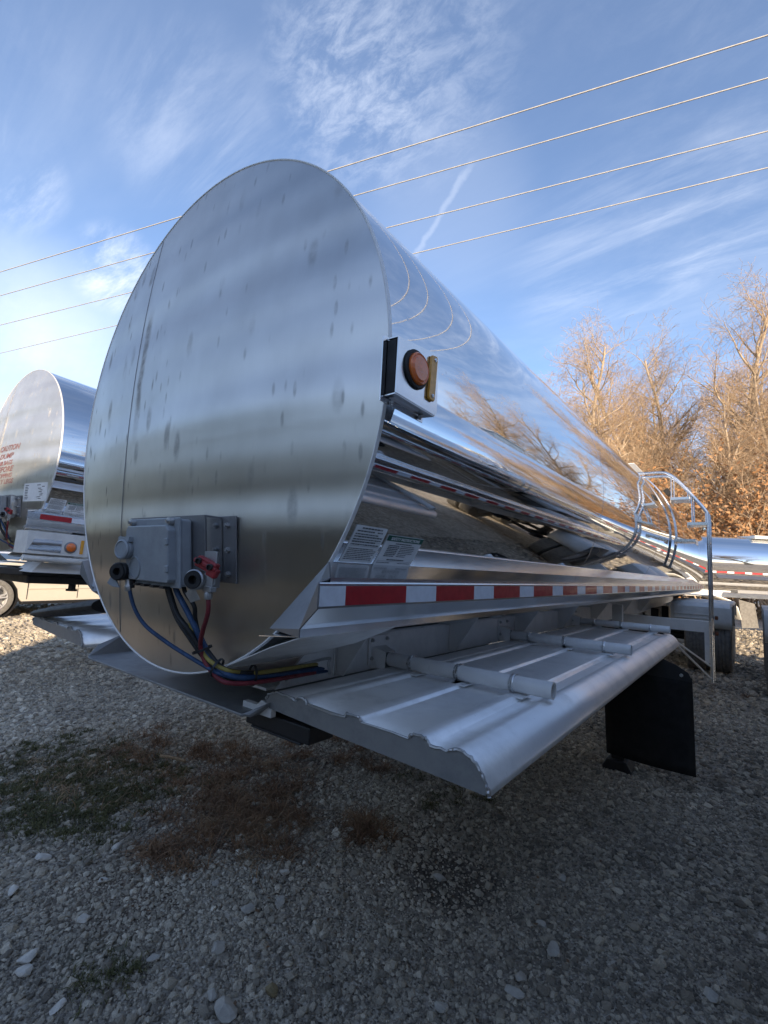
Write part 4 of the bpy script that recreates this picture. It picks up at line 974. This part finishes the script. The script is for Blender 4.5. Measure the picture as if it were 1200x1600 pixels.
# understorey still holding tan leaves
def shrub_mesh(seed, h):
    r = random.Random(seed); S, E = [], []
    for k in range(26):
        p = Vector((r.uniform(-1, 1), r.uniform(-.8, .8), 0)); d = Vector((r.gauss(0, .35), r.gauss(0, .35), 1)).normalized(); L = h*r.uniform(.5, 1); n = 9
        for i in range(n):
            d = (d+Vector((r.gauss(0, .2), r.gauss(0, .2), r.gauss(0, .1)))).normalized(); q = p+d*L/n; S.append((p, q, .022*(1-i/n)+.006, .022*(1-(i+1)/n)+.005)); p = q
            if i > 1:
                for _ in range(2):
                    dd = (d+Vector((r.gauss(0, .8), r.gauss(0, .8), r.gauss(.1, .4)))).normalized(); pp = p
                    for j in range(3):
                        dd = (dd+Vector((r.gauss(0, .3), r.gauss(0, .3), r.gauss(0, .2)))).normalized(); qq = pp+dd*r.uniform(.15, .34); S.append((pp, qq, .009-.002*j, .007-.002*j)); pp = qq; E.append(qq)
    me = segs_mesh('stems', np.array([[*s[0]] for s in S]), np.array([[*s[1]] for s in S]), np.array([s[2] for s in S]), np.array([s[3] for s in S]), 3); me.materials.append(MT['twig'])
    E = np.array([[*e] for e in E]); C = E[rng.integers(0, len(E), 4200)]+rng.normal(0, .10, (4200, 3))
    return me, leaves('foliage', C, .060, 'dry_leaf')
SHR = [shrub_mesh(3, 5.2), shrub_mesh(9, 4.4)]
for i, (u, d, s, h, rz, lb) in enumerate(((1128, 21.5, 1, 1.65, 0, 'orange leaved bush glowing in the sun right of the ladder'), (1180, 21, 0, 1.45, 2.0, 'dry leaved bush at the right edge under the trees'), (1075, 23, 0, 1.2, 1.0, None), (1030, 25, 1, .95, 3.0, None), (985, 27, 0, .8, 4.0, None), (1225, 22.5, 1, 1.7, 5.0, None), (1150, 25, 0, 1.6, 3.4, None), (1100, 27, 1, 1.2, 4.7, None), (1200, 26, 0, 1.75, .7, None), (1050, 29, 0, 1.1, 2.4, None), (940, 30, 1, .9, 1.9, None), (1010, 31, 0, 1.0, 5.5, None))):
    x, y = at(u, d); t = thing('bush', lb or 'tan bush tangled among the trunks behind the tankers', 'bush', (x, y, -2), (0, 0, rz), 'dry bushes along the wood edge'); k = h; t.scale = (k*1.1, k*1.1, k)
    for nm, me in zip(('stems', 'foliage'), SHR[s]):
        o = bpy.data.objects.new(nm, me); col.objects.link(o); o.parent = t
# unseen building added behind the camera to shade the near trailer and gravel
ws = thing('shade_building', 'unseen metal sided building added behind the camera to shade the gravel', 'building', (4.28, -7.41, -2), (0, 0, math.atan2(.77, .64)))
b = MB(); b.box((0, -9, 0), (10.5, 0, 5.6)); b.build('wall', 'white_paint', ws)
b = MB(); b.prism([(-.2, .2, 5.55), (-.2, -4.5, 5.75), (-.2, -9.2, 5.55), (-.2, -9.2, 5.65), (-.2, -4.5, 5.85), (-.2, .2, 5.65)], (10.9, 0, 0)); b.build('roof', 'dull_sheet', ws)
for x in (1.0, 5.6): 
    b = MB(); b.box((x, .0, 0), (x+3.6, .03, 4.2)); b.build('door', 'dull_sheet', ws)
# pale shed across the yard (mirrored in the tank)
sh = thing('shed', 'pale metal shed across the yard, mirrored in the tank', 'shed', (8.6, 17.0, -2), (0, 0, R_(-8)))
b = MB(); b.box((0, 0, 0), (8, 7, 3.6)); b.build('wall', 'white_paint', sh)
b = MB(); b.prism([(-.5, -.4, 3.55), (4, -.4, 4.7), (8.5, -.4, 3.55), (8.5, -.4, 3.75), (4, -.4, 4.9), (-.5, -.4, 3.75)], (0, 7.8, 0)); b.build('roof', 'white_paint', sh)
b = MB(); b.box((-.03, 2, 0), (.0, 5, 2.9)); b.build('door', 'dull_sheet', sh)

# ------------------------------------------------------------------ loose stones, gravel and dead grass
def gravel():
    pts, scl, rot, shd = [], [], [], []
    def ring(d0, d1, dens, s0, s1):
        a0, a1 = math.atan2(fw.y, fw.x)-R_(44), math.atan2(fw.y, fw.x)+R_(46)
        area = .5*(a1-a0)*(d1*d1-d0*d0); n = int(area*dens)
        d = np.sqrt(rng.uniform(d0*d0, d1*d1, n)); a = rng.uniform(a0, a1, n)
        s = s0*np.exp(rng.normal(0, .5, n)); s = np.clip(s, s0*.45, s1)
        P = np.stack([CAM.x+d*np.cos(a), CAM.y+d*np.sin(a), np.full(n, GZ)+s*.18], 1)
        pts.append(P); scl.append(s[:, None]*rng.uniform([.75, .75, .42], [1.35, 1.15, .85], (n, 3))); rot.append(rng.uniform(-1, 1, (n, 3))*[.5, .5, 3.14]); shd.append(np.clip(rng.beta(1.7, 2.1, n), 0, 1))
    ring(1.2, 2.6, 10500, .0046, .022); ring(2.6, 4.2, 6600, .0058, .025); ring(4.2, 7, 2200, .0095, .028); ring(7, 12, 480, .018, .042); ring(12, 20, 90, .03, .055)
    P = np.concatenate(pts); Sx = np.concatenate(scl); Ro = np.concatenate(rot); Sh = np.concatenate(shd)
    Sh = np.clip(Sh+.13*np.sin(P[:, 0]*1.9+P[:, 1]*.7+1)*np.sin(P[:, 1]*1.6-P[:, 0]*.6)+.10*np.sin(P[:, 0]*4.3+2)*np.sin(P[:, 1]*5.1)-.10*np.clip((P[:, 0]+.2)/1.2, -1, 1), 0, 1)
    keep = rng.random(len(P)) > .30*np.clip(np.sin(P[:, 0]*2.7+P[:, 1]*1.1)*np.sin(P[:, 1]*2.3-P[:, 0]), 0, 1)
    for x, y, r, q in ((-1.75, .42, .62, .55), (-1.25, .25, .35, .5), (-.85, 1.15, .5, .55), (-.5, .75, .3, .5), (.65, 1.12, .22, .6)):
        d = np.hypot(P[:, 0]-x, P[:, 1]-y)+rng.normal(0, r*.25, len(P)); keep &= ~((d < r) & (rng.random(len(P)) < q))
    P, Sx, Ro, Sh = P[keep], Sx[keep], Ro[keep], Sh[keep]
    me = bpy.data.meshes.new('gravel'); me.vertices.add(len(P)); me.vertices.foreach_set('co', P.astype(np.float32).ravel())
    for nm, ty, dat in (('sc', 'FLOAT_VECTOR', Sx), ('ro', 'FLOAT_VECTOR', Ro), ('shade', 'FLOAT', Sh)):
        a = me.attributes.new(nm, ty, 'POINT'); a.data.foreach_set('vector' if ty != 'FLOAT' else 'value', dat.astype(np.float32).ravel())
    o = bpy.data.objects.new('gravel', me); col.objects.link(o); tag(o, kind='stuff')
    tag(o, 'loose grey crushed gravel covering the yard', 'gravel')
    ng = bpy.data.node_groups.new('gravel', 'GeometryNodeTree'); ng.interface.new_socket('Geometry', in_out='INPUT', socket_type='NodeSocketGeometry'); ng.interface.new_socket('Geometry', in_out='OUTPUT', socket_type='NodeSocketGeometry')
    N, L = ng.nodes, ng.links; gi = N.new('NodeGroupInput'); go_ = N.new('NodeGroupOutput'); g2i = N.new('GeometryNodeGeometryToInstance')
    for k in range(5):
        ico = N.new('GeometryNodeMeshIcoSphere'); ico.inputs['Radius'].default_value = 1; ico.inputs['Subdivisions'].default_value = 2 if k < 3 else 1
        sp = N.new('GeometryNodeSetPosition'); nz = N.new('ShaderNodeTexNoise'); nz.noise_dimensions = '4D'; nz.inputs['W'].default_value = k*7.3; nz.inputs['Scale'].default_value = .9; nz.inputs['Detail'].default_value = 1
        sub = N.new('ShaderNodeVectorMath'); sub.operation = 'SUBTRACT'; sub.inputs[1].default_value = (.5, .5, .5); ml = N.new('ShaderNodeVectorMath'); ml.operation = 'SCALE'; ml.inputs['Scale'].default_value = 1.9
        L.new(nz.outputs['Color'], sub.inputs[0]); L.new(sub.outputs[0], ml.inputs[0]); L.new(ml.outputs[0], sp.inputs['Offset']); L.new(ico.outputs['Mesh'], sp.inputs['Geometry'])
        sm = N.new('GeometryNodeSetMaterial'); sm.inputs['Material'].default_value = MT['gravel_stone']; L.new(sp.outputs[0], sm.inputs['Geometry']); L.new(sm.outputs[0], g2i.inputs[0])
    iop = N.new('GeometryNodeInstanceOnPoints'); iop.inputs['Pick Instance'].default_value = True
    def attr(nm, ty): n = N.new('GeometryNodeInputNamedAttribute'); n.data_type = ty; n.inputs['Name'].default_value = nm; return n.outputs[0]
    e2r = N.new('FunctionNodeEulerToRotation'); L.new(attr('ro', 'FLOAT_VECTOR'), e2r.inputs[0])
    m2p = N.new('GeometryNodeMeshToPoints'); L.new(gi.outputs[0], m2p.inputs[0])
    L.new(m2p.outputs[0], iop.inputs['Points']); L.new(g2i.outputs[0], iop.inputs['Instance']); L.new(attr('sc', 'FLOAT_VECTOR'), iop.inputs['Scale']); L.new(e2r.outputs[0], iop.inputs['Rotation'])
    L.new(iop.outputs[0], go_.inputs[0]); m = o.modifiers.new('g', 'NODES'); m.node_group = ng
    me.materials.append(MT['gravel_stone'])
gravel()
def stone(x, y, sx, sy, sz, mat, seed, rz, label, group='larger stones lying in the gravel'):
    b = MB(); bmesh.ops.create_icosphere(b.bm, subdivisions=2, radius=1); r = random.Random(seed)
    ax = [Vector((r.gauss(0, 1), r.gauss(0, 1), r.gauss(0, 1))).normalized() for _ in range(9)]; cut = [r.uniform(.42, .85) for _ in ax]
    for v in b.bm.verts:
        for a, c in zip(ax, cut):
            d = v.co.dot(a)
            if d > c: v.co -= a*(d-c)*.97
        v.co.x *= sx; v.co.y *= sy; v.co.z *= sz
    o = b.build('stone', mat, None); o.location = (x, y, GZ+sz*.85); o.rotation_euler = (r.uniform(-.15, .15), r.uniform(-.15, .15), rz); tag(o, label, 'stone', group)
def gp(u, v):
    d = fw+rt2*((u-600)/FPX)-up2*((v-800)/FPX); k = (GZ-CAM.z)/d.z; q = CAM+d*k; return q.x, q.y
for i, (u, v, s, e, mt, lb) in enumerate(((425, 1552, .036, 1.15, 'tan_stone', 'tan yellowish rounded stone near the bottom edge of the gravel'), (42, 1503, .035, 1.5, 'pale_stone', 'pale flat stone at the lower left, upper of a touching pair'), (38, 1522, .03, 1.4, 'pale_stone', 'pale flat stone at the lower left, lower of a touching pair'), (90, 1577, .022, 1.9, 'pale_stone', 'small bright white chip near the bottom left corner'),
        (68, 1343, .038, 1.5, 'pale_stone', 'pale flat stone left of the dead weeds'), (182, 1326, .026, 1.7, 'pale_stone', 'thin pale stone lying just below the mossy patch'), (445, 1367, .034, 1.1, 'pale_stone', 'pale angular stone in the middle of the gravel below the weeds'), (437, 1412, .03, 1.5, 'grey_stone', 'grey flat stone below the pale angular one'), (388, 1424, .036, 1.3, 'grey_stone', 'grey broad stone left of the centre gravel'), (338, 1382, .026, 1.5, 'grey_stone', 'grey oblong stone left of the pale angular one'),
        (340, 1487, .036, 1.1, 'grey_stone', 'grey rounded stone above the tan one'), (352, 1586, .045, 1.4, 'grey_stone', 'large grey stone on the bottom edge left of the tan one'), (812, 1532, .033, 1.1, 'grey_stone', 'round grey stone in the dark gravel at lower right'), (802, 1556, .032, 1.6, 'grey_stone', 'long grey stone just below the round one at lower right'), (865, 1490, .036, 1.5, 'grey_stone', 'angular grey stone right of centre in the dark gravel'), (688, 1377, .034, 1.6, 'grey_stone', 'pale edged stone beside the dark damp patch'), (878, 1375, .028, 1.2, 'grey_stone', 'small pale grey stone right of the damp patch'), (845, 1448, .026, 1.4, 'grey_stone', 'small grey stone above the angular one right of centre'), (130, 1440, .028, 1.3, 'pale_stone', 'pale stone between the flat pair and the mossy patch'), (160, 1380, .026, 1.3, 'pale_stone', 'small pale stone below the thin one under the moss'), (20, 1395, .034, 1.6, 'pale_stone', 'pale flat stone at the left edge of the picture'), (240, 1500, .026, 1.4, 'grey_stone', 'grey stone in the small green tuft at lower left'), (690, 1580, .03, 1.3, 'grey_stone', 'grey stone at the middle of the bottom edge'), (1110, 1560, .033, 1.3, 'grey_stone', 'grey stone near the bottom right corner'), (330, 1560, .028, 1.2, 'grey_stone', 'small grey stone touching the large one on the bottom edge'), (400, 1380, .024, 1.3, 'grey_stone', 'small grey stone above the broad one left of centre'))):
    x, y = gp(u, v); stone(x, y, s*e*.8, s*.8, s*.46, mt, 40+i, i*1.7, lb or 'small %s stone half sunk in the gravel' % mt.split('_')[0])
x, y = gp(268, 1190)
b = MB(); b.tube(spline([(x-.10, y-.03, GZ+.02), (x, y, GZ+.028), (x+.10, y+.04, GZ+.02)], 4), .010, 6); tag(b.build('stick', 'straw', None, True), 'short pale stick lying on the mossy gravel', 'stick')

def blades(name, mat, centres, per, ln, wd, flat, label, clump=0):
    C = []
    for x, y, r, n in centres:
        a = rng.uniform(0, 2*np.pi, n); d = r*np.sqrt(rng.random(n))*rng.uniform(.6, 1.25, n); C.append(np.stack([x+d*np.cos(a)*1.15, y+d*np.sin(a)*.8, np.full(n, GZ)], 1))
    C = np.concatenate(C)
    if clump:
        k = C[rng.integers(0, len(C), max(4, len(C)//clump))]; C = k[rng.integers(0, len(k), len(C))]+np.concatenate([rng.normal(0, .028, (len(C), 2)), np.zeros((len(C), 1))], 1)*rng.choice([.5, 1, 2.4], (len(C), 1))
    C = np.repeat(C, per, 0); n = len(C); C[:, :2] += rng.normal(0, .012, (n, 2))
    az = rng.uniform(0, 2*np.pi, n); L = ln*np.exp(rng.normal(0, .4, n)); fl = rng.uniform(flat[0], flat[1], n)
    dirv = np.stack([np.cos(az), np.sin(az), np.zeros(n)], 1); side = np.stack([-np.sin(az), np.cos(az), np.zeros(n)], 1); curl = rng.normal(0, .35, n)
    rows = []; p = C.copy(); el = fl.copy(); K = 4; az2 = az.copy()
    for k in range(K+1):
        w_ = (wd*(1-(k/K)**2*.9))[:, None] if hasattr(wd, '__len__') else wd*(1-(k/K)**2*.9)
        rows.append((p-side*w_, p+side*w_)); dv = np.stack([np.cos(az2)*np.cos(el), np.sin(az2)*np.cos(el), np.sin(el)], 1); p = p+dv*(L/K)[:, None]; p[:, 2] = np.maximum(p[:, 2], GZ+.004+.012*rng.random(n)); el = el-rng.uniform(.15, .7, n); az2 = az2+curl
    V = np.stack([x for r_ in rows for x in r_], 1).reshape(-1, 3); m = 2*(K+1); F = np.array([[2*k, 2*k+1, 2*k+3, 2*k+2] for k in range(K)]); F = (F[None]+(np.arange(n)*m)[:, None, None]).reshape(-1, 4)
    me = quads(name, V, F); o = link(name, me, mat); tag(o, label, 'grass', kind='stuff'); return o
blades('dead_weeds', 'dead_grass', [(-.85, 1.15, .55, 1100), (-.5, .72, .36, 700), (.1, 1.2, .17, 240), (-.75, 1.9, .4, 420), (-.42, .42, .22, 160), (-1.7, 1.0, .45, 260), (2.4, 7.0, .6, 160), (2.9, 9.5, .8, 160)], 3, .085, .0024, (.1, 1.05), 'brown dead weeds matted on the gravel', 26)
blades('dead_stalks', 'dead_grass', [(-.85, 1.15, .5, 60), (-.5, .72, .35, 50), (.1, 1.2, .16, 22), (-1.6, .5, .6, 30)], 4, .15, .0018, (.2, 1.2), 'taller dead stalks standing in the weeds')
blades('straw_grass', 'straw', [(-.85, 1.15, .6, 260), (-.5, .72, .4, 180), (-1.6, .7, .7, 240), (.1, 1.2, .2, 50)], 2, .10, .0020, (.05, .8), 'straw coloured dry stems among the weeds', 12)
blades('mossy_grass', 'moss_grass', [(-1.75, .42, .66, 2600), (-1.2, .25, .42, 1100), (-.05, -.1, .17, 150), (-1.1, .75, .35, 500), (.25, 1.9, .35, 200)], 3, .030, .0021, (.3, 1.3), 'short green mossy grass growing in the gravel', 30)

n = 900
A = rng.uniform(0, 2*np.pi, n); D = np.sqrt(rng.random(n)); X0 = rng.choice([-1.0, -.6, .2, -1.6, 1.6, 2.3], n); Y0 = np.where(X0 > 1, rng.choice([3.0, 5.5, 7.5], n), rng.choice([.9, 1.3, .5], n))
C = np.stack([X0+D*np.cos(A)*1.1, Y0+D*np.sin(A)*.9, np.full(n, GZ+.016)+rng.random(n)*.012], 1)
lf = leaves('leaf_litter', C, .011, 'litter_leaf')
V = np.empty(len(lf.vertices)*3, np.float32); lf.vertices.foreach_get('co', V); V = V.reshape(-1, 4, 3); c_ = V.mean(1, keepdims=True); V = c_+(V-c_)*[1, 1, .35]; lf.vertices.foreach_set('co', V.astype(np.float32).ravel())
lo = link('leaf_litter', lf, None); tag(lo, 'scattered brown dead leaves on the gravel', 'leaves', kind='stuff')
